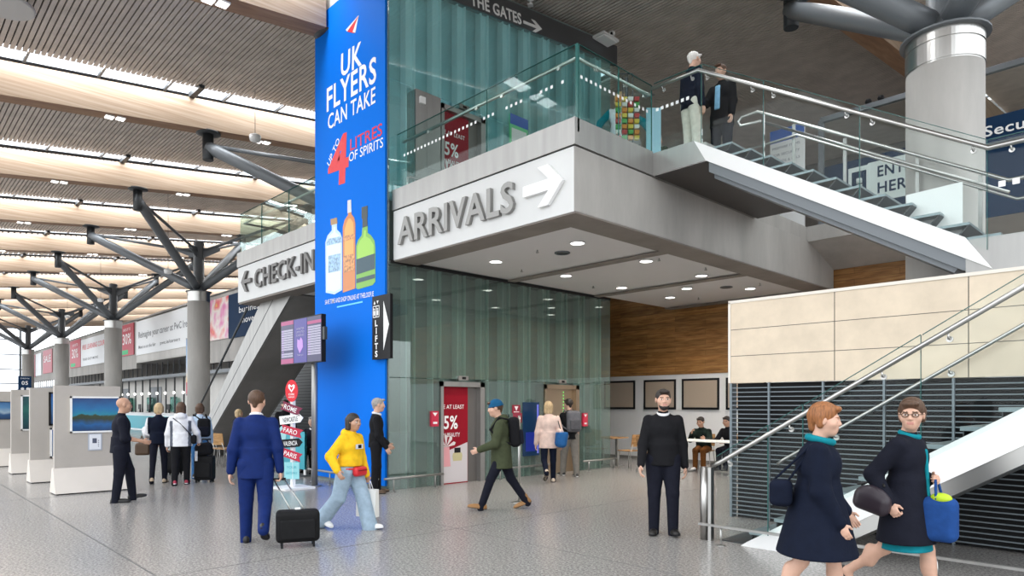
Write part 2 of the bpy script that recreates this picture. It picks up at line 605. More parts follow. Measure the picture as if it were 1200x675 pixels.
# end walls
m = MB().box(XW, XE, Y1R, Y1R + 0.3, 0, 14)
structure(m.build('wall_back', M_conc_d))

# downlights under the beams, in pairs
for bx in (-13.0, -20.1, -27.2, -34.3, -41.4, -48.5):
    kname = {-13.0: 'nearest', -20.1: 'second', -27.2: 'third', -34.3: 'fourth', -41.4: 'fifth', -48.5: 'sixth'}[bx]
    for (yy, wh) in ((4.62, 'outer'), (8.6, 'middle'), (12.95, 'inner')):
        if bx == -13.0 and yy > 5: continue
        for q in (0, 1):
            y = yy + 0.26 * q
            z = beam_z(y)
            t = thing('beam_downlight', f'square white downlight in the {wh} pair under the {kname} roof beam, {"right" if q else "left"} one', 'light', (bx, y, z), 0, 'beam downlights')
            MB().box(bx - .12, bx + .12, y - .105, y + .105, z - 0.035, z - 0.012 + SL * 0.1).build('housing', M_white, t)
            MB().box(bx - .1, bx + .1, y - .09, y + .09, z - 0.045, z - 0.034).build('lens', M_lamp_b, t)

# ------------------------------------------------------------------ tree columns
def tree_column(cx, label, far=True, zc=6.5):
    cy = 10.5
    t = thing('tree_column', label, 'column', (cx, cy, 0), 0, 'branching columns')
    sh = MB().lathe((cx, cy, 0), [(.455, 0), (.455, zc - .42)], 48).build('shaft', M_conc, t)
    MB().lathe((cx, cy, 0), [(.452, zc - .42), (.452, zc - .40), (.462, zc - .40), (.462, zc - .16), (.45, zc - .16), (.45, zc - .13), (.462, zc - .13), (.462, zc), (.40, zc)], 64, 0, False).build('steel_collar', M_inox, t)
    MB().lathe((cx, cy, 0), [(.53, zc), (.53, zc + .03), (.22, zc + .05), (.22, zc + 2.15), (.20, zc + 2.18)], 24).build('mast', M_steel, t)
    for sx in (-1, 1):
        for sy in (-1, 1):
            hx, hy = cx + 3.55 * sx, cy + 3.35 * sy
            hz = beam_z(hy)
            base = Vector((cx + .14 * sx, cy + .14 * sy, zc + .22))
            head = Vector((hx, hy, hz - .42))
            d = (head - base).normalized()
            s = MB()
            s.tube([base, base + d * .35, head - d * .3, head], .175, 16)
            # tapered end plates
            side = d.cross(EZ).normalized()
            up = side.cross(d)
            so = s.build('strut', M_steel, t)
            c = MB()
            c.lathe((hx, hy, hz - .80), [(.14, 0), (.15, .01), (.15, .74)], 20)
            c.lathe((hx, hy, hz - .06), [(.20, 0), (.34, .03), (.34, .06)], 20)
            c.build('strut_head', M_steel_d, t)
            tie0 = Vector((cx, cy, zc + 1.75))
            MB().tube([tie0, head - Vector((0, 0, -.05))], .06, 10).build('tie_rod', M_steel, t)
            g = MB()
            n = (head - tie0); n.z = 0; n.normalize()
            sd = Vector((-n.y, n.x, 0)) * .025
            a = Vector((cx, cy, zc + 1.5)) + n * .2
            e = n * .75
            g.hexa([a - sd, a + sd, a + e + sd + Vector((0, 0, .3)), a + e - sd + Vector((0, 0, .3)),
                    a - sd + Vector((0, 0, .45)), a + sd + Vector((0, 0, .45)), a + e + sd + Vector((0, 0, .42)), a + e - sd + Vector((0, 0, .42))])
            g.build('gusset', M_steel, t)
    return t
tree_column(-2.5, 'thick round concrete column with steel collar at the upper right')
tree_column(-16.6, 'branching column whose struts rise behind the blue banner')
tree_column(-30.7, 'round concrete column with steel branches, left of the check-in sign')
tree_column(-44.8, 'branching concrete column between the red sale advert and the exhibition boards')
tree_column(-59.2, 'branching concrete column third from the check-in sign, far left')
tree_column(-73.6, 'branching concrete column nearest the far glazed end wall')

# ------------------------------------------------------------------ lift tower
TX0, TX1, TY0, TY1 = -13.35, -10.59, 6.995, 13.64
def tower_top(y): return 10.31 + SL * (y - 7.15)
m = MB()
m.prism([(TY0 + .02, 0), (TY1 - .02, 0), (TY1 - .02, tower_top(TY1)), (TY0 + .02, tower_top(TY0))], 'X', TX0 + .02, TX1 - .30)
core = structure(m.build('wall_lift_tower', M_core))
# fins and glass cladding of the side facing the arrivals hall
rows = [(0.0, 2.10), (2.115, 4.28), (5.55, 7.66), (7.675, None)]
openings = {0: [(8.18, 9.36), (11.18, 12.40)], 2: [(7.58, 9.38)]}
pan, pan_u = MB(), MB()
ys = [7.0, 7.51 + .0] + [7.51 + .63 * k for k in range(1, 10)] + [13.64]
for r, (z0, z1) in enumerate(rows):
    for a, b in zip(ys[:-1], ys[1:]):
        cuts = [(a + .006, b - .006)]
        for (o0, o1) in openings.get(r, []):
            nc = []
            for (p, q) in cuts:
                if q <= o0 or p >= o1: nc.append((p, q)); continue
                if p < o0: nc.append((p, o0))
                if q > o1: nc.append((o1, q))
            cuts = nc
        for (p, q) in cuts:
            if q - p < .02: continue
            zz = (z1, z1) if z1 else (9.72 + SL * (p - 7), 9.72 + SL * (q - 7))
            (pan if r < 2 else pan_u).hexa([(TX1 - .02, p, z0), (TX1, p, z0), (TX1, q, z0), (TX1 - .02, q, z0),
                      (TX1 - .02, p, zz[0]), (TX1, p, zz[0]), (TX1, q, zz[1]), (TX1 - .02, q, zz[1])])
pan.build('glass_cladding', M_gl_tower, core)
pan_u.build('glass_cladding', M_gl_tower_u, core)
fin, fin_u = MB(), MB()
for k in range(-1, 10):
    y = 7.51 + .63 * k
    for dy in (-.10, .10):
        for (z0, z1) in ((0, 4.28), (5.55, 9.75 + SL * (y - 7))):
            if y + dy < 7.05: continue
            bad = [o for o in (openings[0] if z0 == 0 else openings[2]) if o[0] - .02 < y + dy < o[1] + .02]
            zz0 = z0
            if bad: zz0 = 2.12 if z0 == 0 else 7.66
            (fin if z0 == 0 else fin_u).box(TX1 - .20, TX1 - .024, y + dy - .014, y + dy + .014, zz0, z1)
fin.build('cladding_fin', M_fin, core)
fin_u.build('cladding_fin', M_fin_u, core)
m = MB()
m.prism([(TY0 + .04, 5.5), (TY1 - .04, 5.5), (TY1 - .04, tower_top(TY1) - .05), (TY0 + .04, tower_top(TY0) - .05)], 'X', TX1 - .299, TX1 - .27)  # bright face laid over the core so the upper tower looks lit
m.build('lit_core_face', M_core_u, core)
st, st_u = MB(), MB()
for k in range(-1, 10):
    y = 7.51 + .63 * k
    for (z0, z1) in ((2.12, 4.28), (7.68, 9.75 + SL * (y - 7))):
        (st if z0 < 3 else st_u).box(TX1 - .10, TX1 - .09, max(7.03, y - .10), y + .10, z0, z1)
st.build('cladding_strip', M_strip, core)
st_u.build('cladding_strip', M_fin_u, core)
# dark recess line where the cladding meets the soffit
MB().box(TX1 - .25, TX1 + .004, TY0 + .05, TY1, 4.24, 4.30).build('shadow_gap', M_dark, core)
# side glass facing the camera beside the banner
MB().box(TX1 - .30, TX1, TY0 - .0, TY0 + .02, 0, 9.7).build('glass_return', M_gl_tower, core)
# fascia with direction lettering on top of the tower
hd = MB()
ya, yb = TY0, TY1 + .25
HZ = 9.555
hd.hexa([(TX1 - .1, ya, HZ), (TX1 + .03, ya, HZ), (TX1 + .03, yb, HZ + SL * (yb - ya)), (TX1 - .1, yb, HZ + SL * (yb - ya)),
         (TX1 - .1, ya, (HZ + .47)), (TX1 + .03, ya, (HZ + .47)), (TX1 + .03, yb, (HZ + .47) + SL * (yb - ya)), (TX1 - .1, yb, (HZ + .47) + SL * (yb - ya))])
sg = thing('header_sign', 'dark header sign reading THE GATES with an arrow, on top of the glass lift tower', 'sign', (TX1, TY0, HZ))
hd.build('panel', plain('header_grey', (0.13, 0.135, 0.145), 0.3, 0.6), sg)
dirR = Vector((0, 1, SL)).normalized()
dirU = Vector((0, -SL, 1)).normalized()
tx = MB().text('THE GATES', (TX1 + .034, 8.97, 9.82), dirR, dirU, .24, .012, width=1.47, bold=.015)
ox = Vector((TX1 + .034, 10.50, 9.945))
tx.plate([(0, .09), (.42, .09), (.27, -.01), (.38, -.01), (.60, .12), (.38, .25), (.27, .25), (.42, .15), (0, .15)], ox, dirR, dirU, .012)
tx.build('lettering', M_letter_w, sg)

# blue banner on the end of the tower
bn = thing('banner', 'tall bright blue advertising banner with spirit bottles on the tower end', 'banner', (-12.0, TY0, 0))
MB().box(TX0, TX1 - .06, TY0 - .035, TY0 + .01, 0.08, 9.86).build('sheet', M_blue, bn)
MB().box(TX0 + .2, TX1 + .0, TY0 - .01, TY0 + .02, 9.86, 10.35).build('top_panel', M_conc_l, bn)
F0 = TY0 - .036
def bx_(px, py):                # banner pixel -> (x, z) on the banner plane
    a = YAW
    u, v = (px - 600) / 788.0, (474 - py) / 788.0
    t = F0 / (math.cos(a) + u * math.sin(a))
    return t * (-math.sin(a) + u * math.cos(a)), 1.6 + v * t
def btxt(mb, s, p0, p1, cap, mi=0, bold=.012):
    """one line from pixel p0 (baseline start) to p1 (baseline end) on the banner"""
    (xa, za), (xb, zb) = bx_(*p0), bx_(*p1)
    R = Vector((xb - xa, 0, zb - za))
    w = R.length
    R.normalize()
    U = Vector((-R.z, 0, R.x))
    mb.text(s, (xa, F0, za), R, U, cap, .003, mi, width=w, bold=bold)
tm = MB()
btxt(tm, 'UK', (399.5, 90), (424, 75), .47, 0, .02)
btxt(tm, 'FLYERS', (383, 131), (441, 95), .50, 0, .018)
btxt(tm, 'CAN TAKE', (384.5, 152), (440, 120), .32, 0, .012)
btxt(tm, 'OF SPIRITS', (409, 190), (449, 172), .19, 0, .002)
btxt(tm, 'SAVE TIME AND SHOP ONLINE AT THELOOP.IE', (381, 357), (438, 347), .10, 0, .004)
tm.build('lettering', M_letter_w, bn)
MB().box(bx_(395, 359)[0], bx_(425, 356)[0], F0 - .003, F0, bx_(395, 359)[1] - .03, bx_(395, 359)[1]).build('underline', plain('cyan_print', (.1, .6, .9), .4), bn)
tr = MB()
btxt(tr, '4', (384, 219), (408, 211), .98, 0, .03)
btxt(tr, 'LITRES', (410.5, 177), (448, 158), .24, 0, .006)
tr.build('red_lettering', M_red, bn)
tu = MB()
btxt(tu, 'UP TO', (386, 195.5), (398.5, 165), .15, 0, .008)
tu.build('slanted_lettering', M_letter_w, bn)
def bpoly(pts): return [bx_(*p) for p in pts]
def bplate(pts, d=.004, mi=0, mb=None):
    mb = mb or MB()
    q = bpoly(pts)
    ar = sum(q[i][0] * q[(i + 1) % len(q)][1] - q[(i + 1) % len(q)][0] * q[i][1] for i in range(len(q)))
    if ar < 0: q = q[::-1]
    return mb.plate(q, (0, F0, 0), (1, 0, 0), (0, 0, 1), d, mi)
pl = MB()
bplate([(420.5, 18), (415, 39), (407, 37)], .004, 0, pl)
bplate([(420.5, 18), (407, 37), (405.5, 35)], .005, 1, pl)
bplate([(420.5, 18), (416.5, 38.5), (413.5, 37.5)], .006, 1, pl)
pl.build('paper_plane_print', [M_red, M_letter_w], bn)
def bottle(body, neck, cap, label, mats, name):
    mb = MB()
    bplate(body, .004, 0, mb)
    bplate(neck, .005, 1, mb)
    bplate(cap, .006, 2, mb)
    for q in label: bplate(q, .007, 3, mb)
    mb.build(name, mats, bn)
bottle([(382, 343), (381.5, 284), (384, 276), (389, 270), (389, 263), (395, 262), (395, 269), (399, 273), (401, 279), (401, 340), (392, 345)],
       [(383, 340), (383, 284), (386, 277), (391, 272), (391, 266), (393, 266), (393, 272), (398, 276), (399.5, 281), (399.5, 338), (392, 342)],
       [(388, 264), (387.5, 257), (395, 255), (395.5, 262)],
       [[(385, 320), (385, 300), (399, 297), (399, 317)], [(383, 284), (385, 280), (399, 277), (400.5, 280), (400.5, 284), (383, 288)]],
       [plain('gin_glass', (.50, .68, .86), .3), plain('gin_body', (.68, .80, .92), .3), plain('cork', (.45, .28, .14), .6), plain('gin_label', (.30, .48, .74), .4, noise=.5, scale=18)], 'clear_bottle_print')
bottle([(402, 343), (402, 266), (404, 258), (408, 252), (408, 249), (412, 248), (412, 251), (415, 255), (416.5, 262), (416.5, 338)],
       [(404, 300), (404, 270), (406, 262), (409, 256), (411, 256), (414, 261), (414.5, 268), (414.5, 297)],
       [(407.5, 250), (407.5, 235), (411.5, 234), (412, 248.5)],
       [[(403, 320), (403, 300), (415.5, 297), (415.5, 316)], [(403, 283), (403, 277), (416, 274), (416, 279)]],
       [plain('whiskey_amber', (.62, .20, .035), .3), plain('whiskey_light', (.85, .38, .07), .3), plain('silver_cap', (.66, .66, .68), .35), plain('whiskey_label', (.66, .28, .10), .4, noise=.6, scale=20)], 'amber_bottle_print')
bottle([(417.5, 338), (417.5, 288), (420, 281), (424, 276), (425, 266), (431, 264), (431, 273), (435, 276), (439, 282), (440, 290), (440, 330), (437, 334), (420, 339)],
       [(419, 305), (419, 289), (422, 282), (426, 278), (427, 270), (429, 270), (429, 277), (434, 280), (438, 287), (438, 300)],
       [(425, 267), (425, 257), (424, 256), (424, 243), (431, 241), (431, 254), (430.5, 255), (431, 265)],
       [[(418, 322), (418, 304), (439.5, 297), (439.5, 315)], [(418, 332), (418, 327), (439.5, 321), (439.5, 326)]],
       [plain('irish_green', (.16, .42, .03), .3), plain('green_light', (.30, .60, .05), .3), plain('green_cap', (.012, .03, .03), .35), plain('green_label', (.012, .06, .09), .4)], 'green_bottle_print')

# upper lift doors on the bridge, ground floor lift doors
def lift_doors(tagname, label, y0, y1, z0, z1, poster, closed=True):
    t = thing('lift_entrance', label, 'lift', (TX1, (y0 + y1) / 2, z0), 0, 'lift entrances')
    fr = MB()
    fr.box(TX1 - .28, TX1 + .03, y0, y0 + .07, z0, z1)
    fr.box(TX1 - .28, TX1 + .03, y1 - .12, y1, z0, z1)
    fr.box(TX1 - .28, TX1 + .03, y0, y1, z1 - .10, z1)
    fr.build('door_frame', M_inox_r, t)
    mid = y0 + (y1 - y0) * (.66 if poster else .60)
    dl = MB().box(TX1 - .09, TX1 - .06, y0 + .07, mid, z0, z1 - .1).build('door_leaf', M_inox_r if not poster else M_red_d, t)
    MB().box(TX1 - .12, TX1 - .095, mid + .006, y1 - .12, z0, z1 - .1).build('door_leaf', MATS.get('lift_steel') or plain('lift_steel', (.20, .185, .175), .4, .7), t)
    MB().box(TX1 - .02, TX1 + .045, (y0 + y1) / 2 - .14, (y0 + y1) / 2 + .12, z1 + .03, z1 + .12).build('floor_indicator', M_inox, t)
    MB().box(TX1 + .045, TX1 + .048, (y0 + y1) / 2 - .05, (y0 + y1) / 2 + .05, z1 + .05, z1 + .10).build('indicator_display', M_black, t)
    if poster:
        px = TX1 - .059
        yc = y0 + .08
        w = mid - yc
        lt = MB()
        h = z1 - z0
        lt.text('E AT LEAST', (px, yc + .05, z0 + h * .735), EY, EZ, .085, .002, width=w * .78, bold=.006)
        lt.text('5%', (px, yc + .06, z0 + h * .54), EY, EZ, .27, .002, width=w * .52, bold=.02)
        lt.text('N BEAUTY', (px, yc + .05, z0 + h * .46), EY, EZ, .085, .002, width=w * .62, bold=.006)
        lt.build('lettering', M_letter_w, dl)
        lower = MB().plate([(yc, 0.02 + z0), (mid - .01, .02 + z0), (mid - .01, z0 + h * .40), (yc, z0 + h * .30)], (px - .001, 0, 0), EY, EZ, .002)
        lower.build('poster_shelf_print', plain('poster_grey', (.62, .58, .60), .4), dl)
        jar = MB().plate([(yc + .30, z0 + h * .22), (yc + .52, z0 + h * .22), (yc + .54, z0 + h * .27), (yc + .52, z0 + h * .30), (yc + .30, z0 + h * .30), (yc + .28, z0 + h * .27)], (px + .001, 0, 0), EY, EZ, .002)
        jar.plate([(yc + .33, z0 + h * .30), (yc + .49, z0 + h * .30), (yc + .49, z0 + h * .35), (yc + .33, z0 + h * .35)], (px + .001, 0, 0), EY, EZ, .003, 1)
        jar.build('jar_print', [plain('jar_gold', (.55, .50, .28), .4), M_black], dl)
        ros = MB()
        for k in range(5):
            a = math.radians(20 + 36 * k)
            ros.plate([(yc + .12, z0 + h * .36), (yc + .12 + .22 * math.cos(a - .18), z0 + h * .36 + .22 * math.sin(a - .18)), (yc + .12 + .26 * math.cos(a), z0 + h * .36 + .26 * math.sin(a)), (yc + .12 + .22 * math.cos(a + .18), z0 + h * .36 + .22 * math.sin(a + .18))], (px + .001 + .0005 * k, 0, 0), EY, EZ, .002)
        ros.plate([(yc + .01, z0 + h * .17), (yc + .23, z0 + h * .17), (yc + .20, z0 + h * .36), (yc + .02, z0 + h * .36)], (px + .001, 0, 0), EY, EZ, .003, 1)
        ros.build('flower_print', [plain('print_pale', (.75, .68, .68), .5), plain('print_pink', (.75, .35, .38), .5)], dl)
    return t
lift_doors('a', 'ground floor lift with red beauty sale poster on its door', 8.20, 9.36, 0, 2.06, True)
t2 = lift_doors('b', 'ground floor lift with plain bronze doors behind the blonde woman', 11.20, 12.40, 0, 2.06, False)
for ch in t2.children:
    if ch.name.startswith('door_'):
        ch.data.materials.clear()
        ch.data.materials.append(MATS.get('bronze_steel') or plain('bronze_steel', (.42, .33, .24), .35, .9))
led = MB()
for k in range(22): led.box(TX1 - .056, TX1 - .05, 11.905, 11.925, .3 + .075 * k, .33 + .075 * k)
led.build('door_edge_light', plain('green_led', (.1, .5, .1), .4, emit=(.2, 1, .2), estr=1.0), t2)
lift_doors('c', 'upper level lift with dark red poster, behind the bridge balustrade', 8.22, 9.38, 5.5, 7.58, True)
t = thing('service_panel', 'tall brushed steel service panel left of the upper lift', 'panel', (TX1, 7.9, 5.5))
MB().box(TX1 - .28, TX1 + .02, 7.6, 8.2, 5.5, 7.66).build('plate', M_inox_r, t)
MB().box(TX1 + .02, TX1 + .028, 7.86, 8.12, 6.2, 7.4).build('inset_door', M_inox_r, t)
MB().box(TX1 + .02, TX1 + .07, 7.68, 7.80, 7.40, 7.53).build('call_box', M_white, t)

# call points on the tower wall
for (y0, y1, z0, z1, lab) in ((7.95, 8.13, 1.17, 1.47, 'red call point left of the poster lift door'), (12.52, 12.69, 1.07, 1.39, 'red call point right of the bronze lift door')):
    t = thing('call_point', lab, 'call point', (TX1, (y0 + y1) / 2, z0), 0, 'lift call points')
    MB().box(TX1, TX1 + .05, y0, y1, z0, z1).build('case', plain('call_red', (.55, .02, .06), .4), t)
    MB().plate([(y0 + .03, z1 - .03), (y1 - .03, z1 - .03), ((y0 + y1) / 2, z1 - .10)][::-1], (TX1 + .05, 0, 0), EY, EZ, .003).build('emblem', M_letter_w, t)
    MB().box(TX1 + .05, TX1 + .055, y0 + .04, y1 - .04, z0 + .05, z0 + .09).build('button', M_white, t)
t = thing('wall_notice', 'small red square notice above the sign stand beside the lifts', 'sign', (TX1, 10.32, 1.41))
MB().box(TX1, TX1 + .01, 10.18, 10.42, 1.41, 1.59).build('plate', plain('notice_red', (.28, .012, .035), .4), t)
nm = MB()
nm.plate([(10.30, 1.46), (10.36, 1.56), (10.24, 1.56)], (TX1 + .01, 0, 0), EY, EZ, .002).box(TX1 + .01, TX1 + .012, 10.22, 10.38, 1.43, 1.445)
nm.build('pictogram', M_letter_w, t)
t = thing('sign_stand', 'slim steel sign stand with a red card before the lift wall', 'sign', (-7.82, 7.68, 0))
MB().tube([(-7.82, 7.68, .01), (-7.82, 7.68, 1.42)], .022, 12).build('post', M_inox, t)
MB().lathe((-7.82, 7.68, 0), [(.13, 0), (.13, .012), (.03, .02)], 24).build('base', M_inox, t)
MB().prism([(-7.95, 7.66), (-7.82, 7.74), (-7.83, 7.75), (-7.96, 7.67)], 'Z', 1.30, 1.46).build('card', plain('card_red', (.25, .012, .03), .4), t)
# faint blue-violet reflection between the lifts, put in as a glowing panel
t = thing('wall_glow', 'blue reflected glow shown as a panel on the lift wall between the two lifts', 'screen', (TX1, 10.75, .45))
MB().box(TX1, TX1 + .02, 10.5, 11.02, .45, 1.65).build('panel', plain('glow_dark', (.01, .025, .06), .15, emit=(0.0, 0.02, 0.06), estr=.4), t)
MB().box(TX1 + .02, TX1 + .023, 10.58, 10.88, .55, .98).build('blue_field', plain('glow_blue', (.006, .02, .16), .3, emit=(.004, .015, .35), estr=.25), t)
MB().box(TX1 + .02, TX1 + .024, 10.94, 10.99, .5, 1.6).build('glow_streak', plain('glow_violet', (.10, .10, .4), .3, emit=(.15, .2, .8), estr=.4), t)

# ------------------------------------------------------------------ positions read on real planes of the building
def ray(px, py):
    u, v = (px - 600) / 788.0, (474 - py) / 788.0
    return (-math.sin(YAW) + u * math.cos(YAW), math.cos(YAW) + u * math.sin(YAW), v)
def onX(px, py, X):
    d = ray(px, py); t = X / d[0]
    return Vector((X, d[1] * t, 1.6 + d[2] * t))
def onY(px, py, Y):
    d = ray(px, py); t = Y / d[1]
    return Vector((d[0] * t, Y, 1.6 + d[2] * t))
def onZ(px, py, Z):
    d = ray(px, py); t = (Z - 1.6) / d[2]
    return Vector((d[0] * t, d[1] * t, Z))

# ------------------------------------------------------------------ bridge: slabs, fascias, soffits
FY = 7.106                     # fascia plane facing the camera
FX = -6.14                     # fascia plane facing right
bridge = MB()
bridge.box(TX1, FX - .03, FY + .06, 16.4, 5.2, 5.5)
bridge.box(-17.86, TX0, FY + .06, 16.4, 5.2, 5.5)
bridge.box(-6.2, -5.2, 8.99, 12.45, 5.22, 5.5)
bridge.prism([(14.9, 5.5), (14.9, 5.17), (15.0, 5.17), (16.35, 4.76), (16.45, 4.76), (16.45, 5.0), (34, 5.0), (34, 5.5)], 'X', -6.2, XE)
structure(bridge.build('floor_upper', M_conc))
def fascia(name, x0, x1):
    f = MB().box(x0, x1, FY, FY + .3, 4.29, 5.20).build(name, M_fascia)
    structure(f)
    MB().box(x0, x1 + (.042 if x1 > -7 else 0), FY - .03, FY + .3, 5.215, 5.59).build('steel_band', M_inox_r, f)
    MB().box(x0, x1, FY + .01, FY + .2, 5.195, 5.22).build('shadow_joint', M_dark, f)
    return f
fascia('wall_fascia_arrivals', TX1 + .002, FX - .012)
fascia('wall_fascia_check_in', -17.86, TX0 + .0)
f = structure(MB().box(FX - .3, FX, FY + .3, 16.35, 4.29, 5.2).build('wall_fascia_side', M_conc))
MB().box(FX - .3, FX + .03, FY + .301, 8.957, 5.215, 5.59).build('steel_band', M_inox_r, f)
MB().box(FX - .0119, FX, FY, FY + .3, 4.29, 5.2).build('fascia_corner', M_conc, f)
f2 = structure(MB().box(-17.86, -17.56, FY + .3, 16.35, 4.29, 5.2).build('wall_fascia_end', M_conc))
MB().box(-17.89, -17.56, FY, 16.0, 5.215, 5.59).build('steel_band', M_inox_r, f2)
# soffit
s = MB()
s.box(TX1, FX, FY + .02, FY + .55, 4.27, 4.295)
s.box(FX - .55, FX, FY + .551, 16.1, 4.27, 4.295)
for y in (10.15, 13.1): s.box(TX1, FX - .551, y - .11, y + .11, 4.27, 4.295)
s.box(TX1, FX, 16.1, 16.4, 4.27, 4.295)
s.box(-17.86, TX0, FY + .02, FY + .5, 4.25, 4.295)
s.box(-17.86, -17.401, FY + .501, 16, 4.25, 4.295)
for y in (8.6, 10.2, 12): s.box(-17.4, TX0, y, y + .3, 4.25, 4.295)
sf = structure(s.build('ceiling_soffit', M_soffit_b))
p = MB()
p.box(TX1, FX - .3, FY + .3, 16.4, 4.31, 4.34)
p.box(-17.6, TX0, FY + .3, 16.4, 4.31, 4.34)
p.build('soffit_panel', M_soffit, sf)
spots = [(-7.34, 8.57), (-9.36, 8.57), (-7.37, 10.58), (-7.40, 12.61), (-9.37, 10.57), (-9.44, 12.58), (-9.45, 14.6), (-8.45, 13.75), (-7.44, 14.83)]
sp_l = ['round soffit downlight nearest the right-pointing arrow corner', 'round soffit downlight nearest the letters of the arrivals fascia', 'round soffit downlight in the middle bay on the right', 'round soffit downlight in the middle bay near the right corner beside the second strip',
        'round soffit downlight in the middle bay beside the first strip near the lift wall', 'round soffit downlight before the second strip near the lift wall', 'round soffit downlight in the last bay nearest the lift tower', 'round soffit downlight just past the second strip', 'round soffit downlight nearest the pale stone wall']
for (x, y), lab in zip(spots, sp_l):
    t = thing('soffit_downlight', lab, 'light', (x, y, 4.31), 0, 'soffit downlights')
    MB().lathe((x, y, 4.285), [(.125, .025), (.14, .0), (.115, 0.0), (.115, .02)], 28).build('trim_ring', M_white, t)
    MB().lathe((x, y, 4.288), [(.112, 0), (.112, .006)], 28).build('lens', M_lamp, t)
    sd = bpy.data.lights.new('downlight_beam', 'SPOT')
    sd.energy, sd.spot_size, sd.spot_blend, sd.shadow_soft_size, sd.color = 150, math.radians(140), 1.0, .11, (1.0, .90, .78)
    so = bpy.data.objects.new('downlight_beam', sd)
    so.location = (0, 0, -.04)
    so.parent = t
    C.objects.link(so)
for (x, y), lab in (((-8.02, 8.95), 'dark round ceiling speaker in the first soffit bay'), ((-7.75, 14.3), 'dark round ceiling speaker in the last soffit bay')):
    t = thing('ceiling_speaker', lab, 'speaker', (x, y, 4.31), 0, 'ceiling speakers')
    MB().lathe((x, y, 4.29), [(.14, .02), (.14, 0), (.11, -.004), (.11, 0)], 24).build('ring', M_steel, t)
    MB().lathe((x, y, 4.286), [(.10, .004), (.10, .0)], 24).build('grille', M_steel_d, t)
for i, (x, y) in enumerate([(-8.2, 8.5), (-9.6, 9.5), (-7.1, 10.6), (-9.8, 12.0), (-6.95, 12.0), (-9.0, 15.2), (-7.0, 14.4)]):
    t = MB().lathe((x, y, 4.25), [(.012, 0), (.03, .008), (.03, .02), (.012, .03), (.012, .06)], 12).build('sprinkler', M_inox)
    tag(t, ['small sprinkler head in the first soffit bay near the arrow corner', 'small sprinkler head in the first soffit bay near the lift wall', 'small sprinkler head in the middle bay near the side fascia', 'small sprinkler head in the middle bay near the lift wall', 'small sprinkler head in the middle bay by its far right corner', 'small sprinkler head in the last soffit bay near the timber wall', 'small sprinkler head in the last soffit bay near the stone wall'][i], 'sprinkler', 'soffit sprinklers')

# raised metal lettering
def rline(mb, s, p0, p1, cap, Y, depth, bold):
    a, b = onY(*p0, Y), onY(*p1, Y)
    R = b - a
    w = R.length
    R.normalize()
    mb.text(s, a, R, Vector((-R.z, 0, R.x)), cap, depth, 0, width=w, bold=bold)
lt = thing('direction_lettering', 'large raised steel letters reading ARRIVALS with a right-pointing arrow', 'sign', (-8.5, FY, 4.5))
mb = MB()
rline(mb, 'ARRIVALS', (468.8, 286.5), (604.5, 247.5), .475, FY - .005, .06, .02)
mb.build('letters', [M_letter], lt)
a = onY(616, 228, FY - .005)
mb = MB().plate([(0, -.06), (.52, -.06), (.30, -.27), (.50, -.27), (.78, .02), (.50, .31), (.30, .31), (.52, .10), (0, .10)], (a.x, a.y, a.z), EX, EZ, .06)
mb.build('arrow', M_letter_w, lt)
lt = thing('direction_lettering', 'raised dark steel letters reading CHECK-IN with a left-pointing arrow', 'sign', (-15.5, FY, 4.5))
mb = MB()
rline(mb, 'CHECK-IN', (300.5, 337.5), (370.0, 316.0), .46, FY - .005, .06, .015)
mb.build('letters', plain('letter_dark_steel', (.17, .165, .16), .5, .6), lt)
a = onY(296, 328, FY - .005)
mb = MB().plate([(0, -.05), (0, .05), (-.38, .05), (-.22, .26), (-.36, .26), (-.60, 0), (-.36, -.26), (-.22, -.26), (-.38, -.05)][::-1], (a.x, a.y, a.z), EX, EZ, .06)
mb.build('arrow', MATS['letter_dark_steel'], lt)

